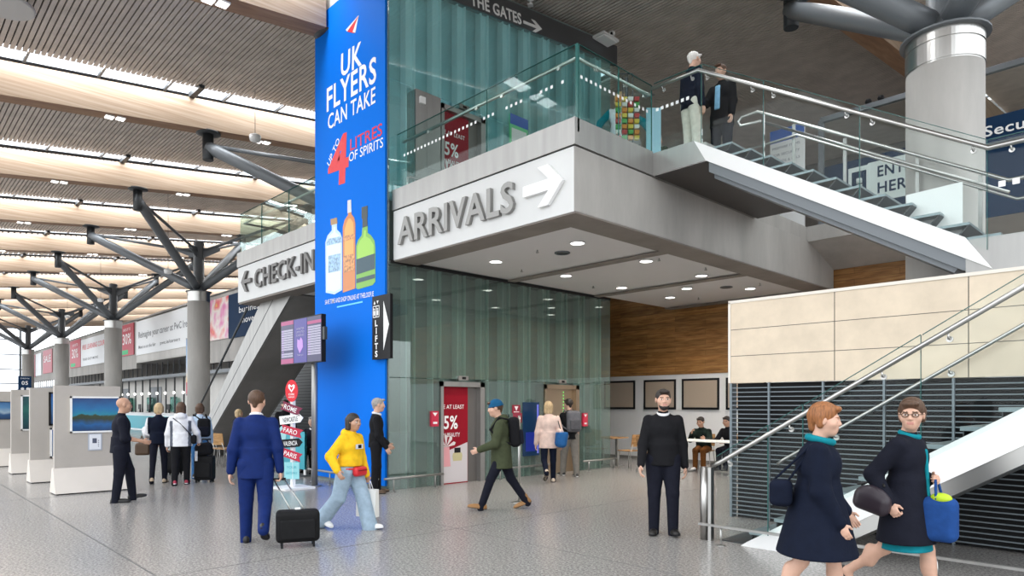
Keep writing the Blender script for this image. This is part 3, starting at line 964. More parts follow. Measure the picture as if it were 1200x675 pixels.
# ------------------------------------------------------------------ balustrades on the bridge
def rail_bracket(t, p, n):
    mb = MB()
    p, n = Vector(p), Vector(n)
    mb.tube([p, p + n * .05, p + n * .06 + EZ * .05], .009, 8)
    mb.tube([p - n * .004, p + n * .012], .028, 12)
    mb.build('rail_bracket', M_inox, t)
def marks(t, a, b, size=.05, step=.10, n=(0, -1, 0), skip=()):
    a, b, n = Vector(a), Vector(b), Vector(n)
    L = (b - a).length
    R = (b - a).normalized()
    k = int(L / step)
    for i in range(k):
        if i in skip: continue
        o = a + R * (i * step)
        MB().plate([(0, 0), (size, 0), (size, size), (0, size)], o + n * .008, R, EZ, .001).build('safety_mark', M_letter_w, t)
def glass_run(t, pts, z0, z1, th=.02, mat=None, marks_z=None, seed=0, zs=None):
    """pts: plan points; one pane per segment, each its own part"""
    mat = mat or M_gl_green
    for i in range(len(pts) - 1):
        a, b = Vector((*pts[i], 0)), Vector((*pts[i + 1], 0))
        d = (b - a).normalized()
        n = Vector((-d.y, d.x, 0)) * (th / 2)
        a2, b2 = a + d * .008, b - d * .008
        za0, zb0, za1, zb1 = (z0, z0, z1, z1) if zs is None else zs[i]
        g = MB().hexa([a2 - n + EZ * za0, b2 - n + EZ * zb0, b2 + n + EZ * zb0, a2 + n + EZ * za0,
                       a2 - n + EZ * za1, b2 - n + EZ * zb1, b2 + n + EZ * zb1, a2 + n + EZ * za1]).build('glass_panel', mat, t)
        e = MB()
        e.hexa([a2 - n + EZ * (za1), b2 - n + EZ * (zb1), b2 + n + EZ * (zb1), a2 + n + EZ * (za1),
                a2 - n + EZ * (za1 + .006), b2 - n + EZ * (zb1 + .006), b2 + n + EZ * (zb1 + .006), a2 + n + EZ * (za1 + .006)])
        e.hexa([b2 - n * 1.02 + EZ * zb0, b2 + d * .005 - n * 1.02 + EZ * zb0, b2 + d * .005 + n * 1.02 + EZ * zb0, b2 + n * 1.02 + EZ * zb0,
                b2 - n * 1.02 + EZ * zb1, b2 + d * .005 - n * 1.02 + EZ * zb1, b2 + d * .005 + n * 1.02 + EZ * zb1, b2 + n * 1.02 + EZ * zb1])
        e.build('pane_edge', M_gl_edge, g)
bal = thing('balustrade', 'green glass balustrade with steel handrail above the arrivals lettering', 'balustrade', (-8.3, FY, 5.5))
glass_run(bal, [(-10.55, FY + .05), (-8.02, FY + .05), (-6.13, FY + .05)], 5.40, 6.63)
glass_run(bal, [(-6.13, FY + .05), (-6.13, 8.1), (-6.13, 8.95)], 5.40, 6.63)
MB().box(-6.15, -6.11, FY + .03, FY + .07, 5.4, 6.63).build('corner_joint', M_gl_edge, bal)
MB().tube([(-10.45, FY + .13, 6.49), (-6.21, FY + .13, 6.49), (-6.21, 8.95, 6.52), (-6.15, 9.04, 6.52)], .028, 12).build('handrail', M_inox, bal)
mb = MB()
for x in (-9.6, -8.3, -7.7, -6.5): rail_bracket(bal, (x, FY + .06, 6.42), (0, 1, 0))
for y in (7.6, 8.3, 8.8): rail_bracket(bal, (-6.14, y, 6.42), (-1, 0, 0))
mb = MB()
marks(bal, (-10.3, FY + .04, 6.16), (-6.25, FY + .04, 6.16), .045, .105, skip=(20, 24, 25, 30, 31, 32, 36))
marks(bal, (-6.12, 7.2, 6.16), (-6.12, 8.9, 6.16), .045, .105, n=(1, 0, 0))
bal2 = thing('balustrade', 'green glass balustrade above the check-in lettering, left of the banner', 'balustrade', (-15.6, FY, 5.5))
glass_run(bal2, [(-17.84, FY + .05), (-16.5, FY + .05), (-15.0, FY + .05), (-13.4, FY + .05)], 5.40, 6.63)
glass_run(bal2, [(-17.84, FY + .05), (-17.84, 9.0), (-17.84, 11.0)], 5.40, 6.63)
MB().tube([(-17.78, 11, 6.40), (-17.78, FY + .13, 6.40), (-13.4, FY + .13, 6.40)], .028, 12).build('handrail', M_inox, bal2)
# low wall rail at the tower on the bridge
t = thing('bumper_rail', 'short low steel rail beside the service panel on the bridge', 'rail', (-10.3, 7.4, 5.5))
MB().tube([(-10.35, 7.25, 5.5), (-10.35, 7.25, 5.82), (-10.35, 7.32, 5.84), (-10.35, 8.05, 5.84)], .02, 10).build('tube', M_inox, t)

# ------------------------------------------------------------------ upper stair (bridge down to the first floor landing)
SY0, SY1 = 8.957, 9.985
us = thing('upper_stair', 'upper staircase with white side plate and glass balustrade coming down from the bridge', 'stairs', (-4, SY0, 3.1))
sl = .6
def zt(x): return 5.556 - .597 * (x + 5.385)
def zb(x): return 5.21 - .602 * (x + 5.186)
out = [(-6.11, 5.56), (-5.385, 5.556), (-1.931, 3.49), (-1.676, 3.10), (-5.186, 5.21), (-6.11, 5.21)]
pa = MB().prism(out[::-1], 'Y', SY0, SY0 + .03)
pa.build('side_plate', M_white, us)
MB().prism([(-6.11, 5.56), (-5.385, 5.556), (-5.19, 5.212), (-6.11, 5.21)][::-1], 'Y', SY0 - .004, SY0).build('landing_plate', M_inox_r, us)
MB().prism([(x, z + .0) for x, z in out[::-1]], 'Y', SY1 - .03, SY1).build('side_plate', M_steel, us)
ch = MB()
ch.prism([(-5.15, 5.19), (-1.70, 3.12), (-1.95, 3.12), (-5.15, 5.04)][::-1], 'Y', SY0 + .03, SY0 + .10)
ch.prism([(-5.10, 5.05), (-2.0, 3.19), (-2.06, 3.12), (-5.10, 4.95)][::-1], 'Y', SY0 + .10, SY1 - .1)
ch.build('soffit_channel', M_steel, us)
MB().box(-6.09, -5.16, 8.99, 12.44, 5.195, 5.218).build('landing_underside', plain('bronze_soffit', (.05, .042, .038), .5), us)
for i in range(12):
    x = -5.10 + .29 * i
    z = 5.40 - .173 * i
    if z < 3.25: break
    tb = MB()
    tb.box(x - .02, x + .30, SY0 + .06, SY1 - .05, z - .03, z)
    tb.prism([(x + .29, z - .03), (x + .30, z - .03), (x + .16, z - .19), (x + .13, z - .19)][::-1], 'Y', SY0 + .06, SY1 - .05, 1)
    tb.build('tread', [plain('tread_blue_grey', (.22, .27, .29), .35, .3) if 'tread_blue_grey' not in MATS else MATS['tread_blue_grey'], M_steel_d], us)
gz = lambda x: zt(x) + 1.13
b3 = thing('stair_balustrade', 'sloping glass balustrade with steel handrail on the upper staircase', 'balustrade', (-4, SY0, 5))
glass_run(b3, [(-6.11, SY0 + .015), (-5.26, SY0 + .015)], 5.5, 6.66, mat=M_gl_clear)
xs = [-5.26, -4.30, -3.05, -1.72]
for a_, b_ in zip(xs[:-1], xs[1:]):
    glass_run(b3, [(a_, SY0 + .015), (b_, SY0 + .015)], 0, 0, mat=M_gl_clear, zs=[(zt(a_) - .05, zt(b_) - .05, 6.66 - .6 * (a_ + 5.26), 6.66 - .6 * (b_ + 5.26))])
glass_run(b3, [(-1.72, SY0 + .015), (.6, SY0 + .015)], 3.45, 4.53, mat=M_gl_clear)
MB().tube([(-6.09, SY0 - .06, 6.555), (-5.27, SY0 - .06, 6.555), (-1.70, SY0 - .06, 4.42), (.6, SY0 - .06, 4.42)], .028, 12).build('handrail', M_inox, b3)
mb = MB()
for x in (-5.9, -5.4): rail_bracket(b3, (x, SY0, 6.49), (0, -1, 0))
for x in (-5.15, -4.45, -4.15, -3.2, -2.9, -1.85): rail_bracket(b3, (x, SY0, 6.555 - .598 * (x + 5.27) - .07), (0, -1, 0))
rail_bracket(b3, (-1.5, SY0, 4.36), (0, -1, 0))
mb = MB()
marks(b3, (-6.05, SY0, 6.20), (-5.3, SY0, 6.20), .05, .09, skip=(7,))
marks(b3, (-1.62, SY0, 3.98), (.5, SY0, 3.98), .065, .125)
b4 = thing('stair_railing', 'inner post railing with double handrail on the far side of the upper staircase', 'railing', (-3.4, SY1, 4.2))
FRY = SY1 - .02
fr0, fr1 = onY(888, 131, FRY), onY(1182, 211, FRY)
k2 = .575
MB().tube([fr0 + Vector((.05, .0, -.16)), fr0 + Vector((-.28, 0, -.14)), fr0 + Vector((-.33, 0, -.06)), fr0 + Vector((-.26, 0, 0)), fr0, fr1, fr1 + Vector((1.5, 0, 0))], .024, 10).build('handrail', M_inox, b4)
MB().tube([fr0 + Vector((.05, .04, -.16)), fr1 + Vector((.0, .04, -.14))], .02, 10).build('second_rail', M_inox, b4)
m0, m1 = onY(934, 158, FRY), onY(1192, 233, FRY)
MB().tube([onY(862, 180, FRY), m0, m1, m1 + Vector((1, 0, 0))], .018, 10).build('mid_rail', M_inox, b4)
for px in (929, 989, 1074, 1148):
    f = (px - 888) / (1182 - 888)
    q = onY(px, 131 + 80 * f, FRY)
    MB().box(q.x - .022, q.x + .022, FRY + .03, FRY + .05, q.z - 1.0, q.z - .03).build('post', M_inox_r, b4)
# landing edge at the right
lf = structure(MB().box(-1.93, XE, SY0 + .02, SY1 + .5, 3.06, 3.46).build('trim_1', M_inox_r))
t = thing('white_board', 'blank white board standing behind the stair glass near the thick column', 'board', (-2.4, 9.2, 3.2))
q = [onY(1062, 229, 9.2), onY(1128, 213, 9.2), onY(1128, 283, 9.2), onY(1062, 262, 9.2)]
MB().prism([(v.x, v.z) for v in q], 'Y', 9.19, 9.21).build('sheet', M_white, t)
q = [onY(1086, 270, 9.2), onY(1127, 262, 9.2), onY(1127, 265, 9.2), onY(1086, 273, 9.2)]
MB().prism([(v.x, v.z) for v in q], 'Y', 9.17, 9.19).build('tray', M_steel_d, t)

# ------------------------------------------------------------------ security area behind the stair
t = thing('security_sign', 'navy wall sign reading ENTER HERE with a white scanner symbol', 'sign', (-4.9, 16, 5.5))
q = [onY(964, 190, 16), onY(1085, 160, 16)]
MB().box(-6.25, -3.9, 15.98, 16.02, 5.5, 7.08).build('panel', M_navy_sign, t)
a = onY(1024, 186, 15.97)
mb = MB()
mb.box(a.x - .12, a.x + 1.3, 15.965, 15.975, 6.05, 6.93)
mb.build('white_field', M_white, t)
mb = MB()
mb.text('ENTER', (a.x + .08, 15.96, 6.58), EX, EZ, .24, .004, width=.85, bold=.02)
mb.text('HERE', (a.x + .08, 15.96, 6.22), EX, EZ, .24, .004, width=.72, bold=.02)
mb.build('lettering', M_navy_sign, t)
g = onY(997, 200, 15.97)
mb = MB()
mb.box(g.x - .05, g.x + .40, 15.96, 15.97, 6.80, 6.90)
mb.box(g.x - .05, g.x + .02, 15.96, 15.97, 6.0, 6.8)
mb.box(g.x + .33, g.x + .40, 15.96, 15.97, 6.0, 6.8)
mb.box(g.x + .12, g.x + .24, 15.96, 15.97, 6.1, 6.5)
mb.lathe((g.x + .18, 15.965, 6.53), [(.06, 0), (.06, .1)], 12)
h = onY(972, 207, 15.97)
mb.plate([(0, 0), (.30, .28), (.36, .22), (.12, 0), (.36, -.2), (.30, -.26)], (h.x, 15.97, 6.35), EX, EZ, .01)
mb.build('scanner_symbol', M_letter_w, t)
t = thing('security_header', 'navy header sign reading Security above the far counter at right edge', 'sign', (-1.8, 13, 5.6))
a = onY(1149, 168, 13)
MB().box(-2.62, 0.4, 12.98, 13.02, 5.78, 6.20).build('panel', M_navy_sign, t)
MB().text('Security', (a.x + .05, 12.975, 5.90), EX, EZ, .17, .004, width=.98, bold=.015).build('lettering', M_letter_w, t)
MB().box(-2.62, .4, 12.95, 13.05, 5.72, 5.78).build('rail', M_steel, t)
MB().box(-2.62, .4, 13.0, 13.02, 4.6, 5.72).build('lower_panel', M_navy_sign, t)
# glazed partition with steel frame
t = thing('glass_partition', 'steel framed glass partition before the security area, left of the column', 'partition', (-5, 16.2, 5.5))
a, b = onY(962, 142, 15.6), onY(1068, 113, 15.6)
MB().box(a.x - .04, a.x + .06, 15.55, 15.65, 5.5, a.z).build('post', M_steel, t)
MB().box(a.x, XE, 15.55, 15.65, a.z - .05, a.z + .06).build('top_channel', M_steel, t)
MB().box(a.x + .06, XE, 15.59, 15.61, 5.5, a.z - .05).build('glass_panel', M_gl_clear, t)
mb = MB()
for x in (a.x + 1.0, a.x + 1.25): mb.lathe((x, 15.6, a.z + .06), [(.05, 0), (.07, .05), (.05, .1)], 12)
mb.build('sensor', M_black, t)
t = thing('info_board', 'white information board with blue header standing beyond the upper stair', 'sign', (-6.3, 15.3, 5.5))
a, b = onY(903, 157, 15.3), onY(943, 190, 15.3)
MB().box(a.x, b.x, 15.28, 15.32, 5.55, a.z).build('sheet', M_white, t)
MB().box(a.x, b.x, 15.27, 15.28, a.z - .26, a.z + .03).build('blue_header', plain('header_blue', (.02, .12, .5), .4), t)
mb = MB()
for k in range(3): mb.text(['PREPARE ITEMS', 'FOR SECURITY', 'LIQUIDS & GELS'][k], (a.x + .06, 15.275, a.z - .42 - .16 * k), EX, EZ, .06, .002, width=(b.x - a.x) * .8)
mb.build('lettering', plain('text_grey', (.2, .22, .26), .5), t)
mb = MB()
mb.box(a.x + .1, a.x + .2, 15.25, 15.36, 5.5, 5.56)
mb.box(b.x - .2, b.x - .1, 15.25, 15.36, 5.5, 5.56)
mb.build('foot', M_steel, t)

# ------------------------------------------------------------------ right: stone wall, louvres, lower stair
WY = 8.9
w = structure(MB().box(-4.774, XE, WY, WY + .04, 1.905, 3.06).build('wall_stone', M_stone))
mb = MB()
for z in (2.285, 2.66): mb.box(-4.774, XE, WY - .001, WY + .01, z - .004, z + .004)
for k in range(9):
    x = -3.33 + 1.444 * k
    mb.box(x - .005, x + .005, WY - .001, WY + .01, 1.905, 3.06)
mb.build('panel_joint', M_stone_j, w)
mb = MB()
mb.box(-4.79, XE, WY - .012, WY + .05, 3.035, 3.075)
mb.box(-4.79, -4.755, WY - .012, WY + .05, 1.905, 3.05)
mb.build('edge_trim', plain('stone_trim', (.80, .74, .66), .5), w)
lv = structure(MB().box(-4.70, XE, WY + .10, WY + .16, 0, 1.9).build('wall_louvre', M_dark))
mb = MB()
z = .05
while z < 1.89:
    mb.box(-4.774, XE, WY + .008, WY + .045, z - .006, z + .006)
    z += .0615
mb.build('louvre_blade', M_louvre, lv)
mb = MB()
for k in range(14):
    x = -4.20 + .722 * k
    mb.box(x - .012, x + .012, WY + .0, WY + .04, 0, 1.9)
mb.box(-4.774, -4.74, WY, WY + .14, 0, 1.9)
mb.build('louvre_upright', M_louvre, lv)

LY0, LY1 = 7.15, 8.80
ls = thing('lower_stair', 'lower staircase with white side plate rising to the right in front of the louvres', 'stairs', (-2.5, LY0, 0))
lo = [(-3.70, 0.0), (-3.63, .05), (-1.114, 1.575), (1.4, 3.10), (1.75, 3.10), (1.75, 2.90), (-1.114, 1.25), (-3.15, 0.0)]
MB().prism(lo[::-1], 'Y', LY0, LY0 + .03).build('side_plate', M_white, ls)
MB().prism(lo[::-1], 'Y', LY1 - .03, LY1).build('side_plate', M_white, ls)
MB().prism([(-3.15, 0.0), (-1.114, 1.25), (1.75, 2.90), (1.75, 2.74), (-1.114, 1.09), (-2.89, 0)][::-1], 'Y', LY0 + .02, LY1 - .02).build('soffit_channel', M_inox, ls)
for i in range(1, 18):
    x = -3.62 + .29 * (i - 1)
    z = .175 * i
    tb = MB()
    tb.box(x, x + .33, LY0 + .04, LY1 - .04, z - .04, z)
    tb.box(x + .02, x + .03, LY0 + .05, LY1 - .05, z - .175, z - .04, 1)
    tb.build('tread', [MATS['tread_blue_grey'], M_steel_d], ls)
lb = thing('stair_balustrade', 'glass balustrade with steel handrail and round end post on the lower staircase', 'balustrade', (-3, LY0, 0))
GY = LY0 - .03
gx = [-3.99, -3.36, -2.98, -1.88, -.70, .6]
def gtop(x): return max(.95, 2.249 + .595 * (x + 1.881))
def gbot(x): return max(.03, .05 + .606 * (x + 3.63) - .05)
for a_, b_ in zip(gx[:-1], gx[1:]):
    glass_run(lb, [(a_, GY), (b_, GY)], 0, 0, mat=M_gl_clear, zs=[(gbot(a_), gbot(b_), gtop(a_), gtop(b_))])
HR = GY - .075
MB().tube([(-4.00, HR, .893), (-3.9, HR, .935), (-1.114, HR, 2.586), (1.2, HR, 3.96)], .025, 12).build('handrail', M_inox, lb)
mb = MB()
for x in (-3.1, -2.85, -2.2, -1.65, -.9, -3.8): rail_bracket(lb, (x, GY - .01, .935 + .5925 * (x + 3.9) - .075), (0, -1, 0))
mb = MB().tube([(-4.168, 7.18, 0), (-4.168, 7.18, .86)], .055, 24)
mb.hexa([(-4.10, 7.13, 0), (-4.06, 7.13, 0), (-4.06, 7.2, 0), (-4.10, 7.2, 0), (-4.10, 7.13, .86), (-4.06, 7.13, .86), (-4.06, 7.2, .86), (-4.10, 7.2, .86)])
mb.build('end_post', M_inox, lb)
fr = thing('wall_handrail', 'far handrail fixed along the stone wall behind the lower staircase', 'rail', (-3, LY1, 0))
MB().tube([(-4.03, LY1, .80), (-3.95, LY1, .86), (-1.371, LY1, 2.445), (1, LY1, 3.9)], .022, 12).build('tube', M_inox, fr)
mb = MB()
for x in (-3.3, -2.05, -.8):
    z = .86 + .6145 * (x + 3.95)
    mb.tube([(x, LY1, z), (x, LY1, z - .07), (x, WY - .0, z - .08)], .009, 8)
    mb.tube([(x, WY - .02, z - .08), (x, WY, z - .08)], .035, 14)
mb.build('wall_bracket', M_inox, fr)
# low kick rail on the floor in front of the lower stair
kr = thing('kick_rail', 'low steel floor rail in front of the lower staircase', 'rail', (-2.6, 7.05, 0))
KY = 6.98
MB().box(-4.13, 1.2, KY - .02, KY + .02, .205, .23).build('bar', M_inox_r, kr)
for x in (-3.85, -1.72, .4):
    MB().tube([(x, KY, 0), (x, KY, .21)], .012, 10).lathe((x, KY, 0), [(.05, 0), (.05, .006), (.013, .012)], 16).build('leg', M_inox, kr)
cp = MB().box(-4.02, -3.2, LY0 + .1, LY1 - .1, .001, .012)
structure(cp.build('trim_2', M_steel_d))

# low kick rails round the lift tower
def kick(label, pts, legs, grp='kick rails round the lift tower'):
    t = thing('kick_rail', label, 'rail', (pts[0][0], pts[0][1], 0), 0, grp)
    MB().tube([(x, y, .25) for x, y in pts], .022, 10).build('bar', M_inox_r, t)
    for (x, y) in legs:
        MB().tube([(x, y, 0), (x, y, .25)], .014, 8).lathe((x, y, 0), [(.045, 0), (.045, .006), (.014, .012)], 12).build('leg', M_inox_r, t)
kick('low steel rail left of the poster lift door', [(-10.35, 6.75), (-10.35, 8.1)], [(-10.35, 6.95), (-10.35, 7.9)])
kick('low steel rail between the two lift doors', [(-10.35, 9.5), (-10.35, 11.1)], [(-10.35, 9.6), (-10.35, 10.95)])
kick('low steel rail right of the bronze lift door', [(-10.35, 12.3), (-10.35, 13.6)], [(-10.35, 12.5), (-10.35, 13.45)])
kick('low steel rail at the foot of the blue banner', [(-13.1, 6.68), (-10.45, 6.68)], [(-12.95, 6.68), (-12.2, 6.68), (-10.75, 6.68)])

# ------------------------------------------------------------------ seating area under the soffit
w = structure(MB().box(-13.3, 2, 16.4, 16.55, 2.44, 5.2).build('wall_timber', M_wood_w, origin=(0, 0, 0)))
w2 = structure(MB().box(-13.3, 2, 16.42, 16.6, 0, 2.45).build('wall_seating', M_wall_w))
MB().box(-13.3, 2, 16.39, 16.42, 0, .08).build('baseboard', M_conc_d, w2)
M_pane = plain('frosted_pane', (.44, .36, .29), .25)
for i, (x0, x1) in enumerate(((-12.95, -11.82), (-11.49, -10.43), (-10.22, -9.10), (-8.89, -7.8))):
    wn_ = structure(MB().box(x0, x1, 16.37, 16.43, 1.46, 2.31).build(f'window_{i + 1}', M_black))
    MB().box(x0 + .07, x1 - .04, 16.36, 16.37, 1.52, 2.25).build('pane', M_pane, wn_)
# left closing walls so that nothing is open behind the tower
structure(MB().box(-13.45, -13.3, 13.6, 16.6, 0, 5.2).build('wall_behind_lifts', M_conc_d))
M_oak = wood_mat('chair_oak', (.30, .15, .05), (.45, .25, .10), (.55, .32, .14), (2, 2, 9), 3, .45)
def chair(label, loc, rz, grp='wooden cafe chairs'):
    t = thing('cafe_chair', label, 'chair', loc, rz, grp)
    MB().box(-.21, .21, -.2, .22, .44, .465).build('seat', M_oak, t, local=True, bevel=.008)
    b = MB()
    n = 6
    for k in range(n):
        x0, x1 = -.2 + .4 * k / n, -.2 + .4 * (k + 1) / n
        c = lambda x: .235 - .035 * (1 - (x / .2) ** 2) * -1
        b.hexa([(x0, c(x0), .56), (x1, c(x1), .56), (x1, c(x1) + .014, .56), (x0, c(x0) + .014, .56),
                (x0, c(x0) + .05, .86), (x1, c(x1) + .05, .86), (x1, c(x1) + .064, .86), (x0, c(x0) + .064, .86)])
    b.build('backrest', M_oak, t, local=True)
    for sx in (-1, 1):
        MB().tube([(sx * .17, -.15, .44), (sx * .21, -.2, 0)], .011, 8).build('leg', M_inox, t, local=True)
        MB().tube([(sx * .17, .28, .62), (sx * .18, .2, .42), (sx * .21, .26, 0)], .011, 8).build('leg', M_inox, t, local=True)
    return t
def cafe_table(label, loc, w, d, h, rz=0):
    t = thing('cafe_table', label, 'table', loc, rz, 'cafe tables')
    MB().box(-w / 2, w / 2, -d / 2, d / 2, h - .03, h).build('tabletop', M_white if w > 1 else M_oak, t, local=True, bevel=.006)
    for sx in (-1, 1):
        MB().box(sx * (w / 2 - .12) - .03, sx * (w / 2 - .12) + .03, -.03, .03, .01, h - .03).build('leg', M_inox_r, t, local=True)
        MB().box(sx * (w / 2 - .12) - .05, sx * (w / 2 - .12) + .05, -d / 2 + .08, d / 2 - .08, 0, .02).build('foot', M_inox_r, t, local=True)
    return t
c = onZ(737, 549, 0)
chair('wooden chair beside the small table right of the lift tower', (c.x, c.y, 0), math.radians(-95))
c = onZ(716, 548, 0)
cafe_table('small table at the far end of the lift tower', (c.x - .35, c.y + .4, 0), .7, .7, .75)
cafe_table('white cafe table before the two seated men', (-8.05, 14.1, 0), 1.5, .7, .77)
chair('wooden chair at the near side of the white cafe table', (-9.2, 13.4, 0), math.radians(170))

# ------------------------------------------------------------------ projecting LIFTS sign
t = thing('projecting_sign', 'black projecting sign reading LIFTS with a white arrow on the banner edge', 'sign', (-10.6, 6.9, 2.43))
MB().box(-10.93, -10.33, 6.86, 6.92, 2.44, 3.62).build('panel', M_black, t)
MB().box(-10.66, -10.60, 6.92, 7.0, 2.6, 3.5).build('bracket', M_steel_d, t)
mb = MB()
for i, chx in enumerate('LIFTS'):
    mb.text(chx, (-10.78, 6.857, 3.06 - .143 * i), EX, EZ, .115, .003, align='CENTER', bold=.03, squash=1.15)
mb.build('lettering', M_letter_w, t)
MB().plate([(-10.54, 2.60), (-10.36, 3.06), (-10.54, 3.50)], (0, 6.857, 0), EX, EZ, .003).build('arrow', M_letter_w, t)
mb = MB()
mb.box(-10.90, -10.68, 6.855, 6.858, 3.22, 3.235)
mb.box(-10.90, -10.68, 6.855, 6.858, 3.425, 3.44)
for x in (-10.90, -10.797, -10.695): mb.box(x, x + .015, 6.855, 6.858, 3.22, 3.44)
for x in (-10.845, -10.74):
    mb.plate([(x - .025, 3.26), (x + .025, 3.26), (x + .025, 3.35), (x - .025, 3.35)], (0, 6.857, 0), EX, EZ, .003)
    mb.lathe((x, 6.857, 3.36), [(.018, 0), (.018, .03)], 10)
mb.plate([(-10.87, 3.47), (-10.81, 3.47), (-10.84, 3.53)], (0, 6.857, 0), EX, EZ, .003)
mb.plate([(-10.77, 3.53), (-10.74, 3.47), (-10.71, 3.53)], (0, 6.857, 0), EX, EZ, .003)
mb.build('lift_pictogram', M_letter_w, t)

# ------------------------------------------------------------------ flight screens on a pole
SYp = 6.25
t = thing('flight_display', 'triple flight information screen on a steel pole left of the banner', 'screen', (-12.2, SYp, 0))
MB().tube([(-12.2, SYp + .1, 0), (-12.2, SYp + .1, 3.0)], .06, 20).lathe((-12.2, SYp + .1, 0), [(.14, 0), (.14, .015), (.065, .02)], 24).build('pole', M_inox_r, t)
a, b = onY(330.5, 377, SYp), onY(378, 425, SYp)
x0, x1, z0, z1 = a.x, b.x, b.z + .02, a.z
hs = MB().box(x0, x1, SYp - .02, SYp + .07, z0, z1).build('housing', M_black, t)
MB().box(x1, x1 + .09, SYp - .01, SYp + .05, z0 + .42, z0 + .66).build('side_box', M_steel_d, t)
M_scr_p = plain('screen_pink', (.12, .01, .06), .3, emit=(.40, .012, .15), estr=.6)
M_scr_n = plain('screen_navy', (.006, .004, .03), .3, emit=(.015, .008, .09), estr=.6)
M_scr_w = plain('screen_rows', (.12, .12, .15), .3, emit=(.30, .28, .40), estr=.75)
M_scr_v = plain('screen_blue_violet', (.008, .003, .08), .3, emit=(.015, .004, .20), estr=.8)
M_scr_l = plain('screen_lilac', (.12, .07, .18), .3, emit=(.40, .18, .55), estr=.8)
w3 = (x1 - x0) / 3
yf = SYp - .021
for k in range(3):
    xa, xb = x0 + w3 * k + .01, x0 + w3 * (k + 1) - .01
    mb = MB()
    H = z1 - z0
    if k == 1:
        mb.box(xa, xb, yf - .002, yf, z0 + .02, z1 - .02, 3)
        for j, s in enumerate(('WINTER', 'UPDATED', 'SCHEDULE')): mb.text(s, ((xa + xb) / 2, yf - .003, z0 + H * (.74 - .07 * j)), EX, EZ, .045, .002, 2, width=w3 * .6, align='CENTER')
        cxm, czm = (xa + xb) / 2, z0 + H * .40
        mb.plate([(cxm - .02, czm - .16), (cxm + .12, czm - .04), (cxm + .10, czm + .10), (cxm + .03, czm + .16), (cxm - .03, czm + .10), (cxm - .12, czm + .13), (cxm - .13, czm - .02)], (0, yf - .003, 0), EX, EZ, .002, 4)
        mb.text('Thank you', (cxm, yf - .003, z0 + H * .17), EX, EZ, .04, .002, 2, width=w3 * .45, align='CENTER')
    else:
        mb.box(xa, xb, yf - .002, yf, z0 + .02, z1 - .02, 1)
        mb.box(xa, xb, yf - .004, yf - .002, z1 - .10, z1 - .02, 0 if k == 0 else 1)
        if k == 2: mb.box(xa, xb, yf - .004, yf - .002, z1 - .16, z1 - .10, 0)
        if k == 0: mb.box(xa, xb, yf - .004, yf - .002, z0 + .02, z0 + .12, 0)
        rows = 12
        top = z1 - .20
        rh = (top - z0 - .14) / rows
        for j in range(rows):
            mb.box(xa + .02, xb - .02, yf - .004, yf - .002, top - rh * (j + 1) + .012, top - rh * j, 2 if not (k == 0 and j == 9) else 1)
            mb.box((xa + xb) / 2 - .02, (xa + xb) / 2 + .03, yf - .005, yf - .004, top - rh * (j + 1) + .03, top - rh * j - .02, 3)
            mb.box(xa + .04, xa + .13, yf - .005, yf - .004, top - rh * (j + 1) + .035, top - rh * j - .025, 4)
    mb.build('screen', [M_scr_p, M_scr_n, M_scr_w, M_scr_v, M_scr_l], t)

# ------------------------------------------------------------------ destination signpost
px_, py_ = -12.18, 5.89
t = thing('signpost', 'white destination signpost with coloured arrow boards under a round red emblem', 'signpost', (px_, py_, 0))
MB().box(px_ - .05, px_ + .05, py_ - .03, py_ + .03, .02, 1.9).build('post', M_white, t)
MB().box(px_ - .32, px_ + .32, py_ - .3, py_ + .3, 0, .03).build('base', M_white, t)
RV = Vector((.78, .62, 0)).normalized()
def board(txt, z, mat, tm, tilt, left, w=.62, h=.16):
    w *= .68
    R = Vector((RV.x * math.cos(tilt), RV.y * math.cos(tilt), math.sin(tilt)))
    U = Vector((-RV.x * math.sin(tilt), -RV.y * math.sin(tilt), math.cos(tilt)))
    N = R.cross(U)
    o = Vector((px_, py_, z)) + N * .05
    if left == 0: pts = [(-w / 2 + .06, -h / 2), (w / 2, -h / 2), (w / 2 - .06, 0), (w / 2, h / 2), (-w / 2, h / 2), (-w / 2 + .06, 0)]
    else: pts = [(-w / 2, -h / 2), (w / 2 - .07, -h / 2), (w / 2, 0), (w / 2 - .07, h / 2), (-w / 2, h / 2)]
    if left == 0: pts = [(-w / 2 + .05, 0), (-w / 2, -h / 2), (w / 2, -h / 2), (w / 2 - .05, 0), (w / 2, h / 2), (-w / 2, h / 2)]
    b_ = MB().plate(pts, o, R, U, .012).build('arrow_board', mat, t)
    MB().text(txt, o + N * .013 - U * .045 - R * .02, R, U, .09, .002, width=w * .62, bold=.01, align='CENTER').build('lettering', tm, b_)
M_maroon = plain('board_maroon', (.20, .012, .05), .4)
M_crimson = plain('board_crimson', (.50, .015, .05), .4)
board('ROME', 1.52, M_maroon, M_letter_w, -.35, 0)
board('NEWCASTLE', 1.32, M_white, M_black, .12, 1, .70)
board('FARO', 1.09, M_crimson, M_letter_w, -.25, 0, .66)
board('VALENCIA', .865, M_black, M_letter_w, .08, 1, .66)
board('PARIS', .64, M_crimson, M_letter_w, -.30, 0, .62)
o = Vector((px_, py_, 1.86)) + Vector((RV.y, -RV.x, 0)) * .035
ell = [(.125 * math.cos(2 * math.pi * k / 32), .21 * math.sin(2 * math.pi * k / 32)) for k in range(32)]
d = MB().plate(ell, o, RV, EZ, .02).build('emblem_disc', M_red, t)
hrt = [(0, -.03), (.065, .06), (.065, .11), (.035, .125), (0, .09), (-.035, .125), (-.065, .11), (-.065, .06)]
e = MB().plate(hrt, o + Vector((RV.y, -RV.x, 0)) * .021, RV, EZ, .003)
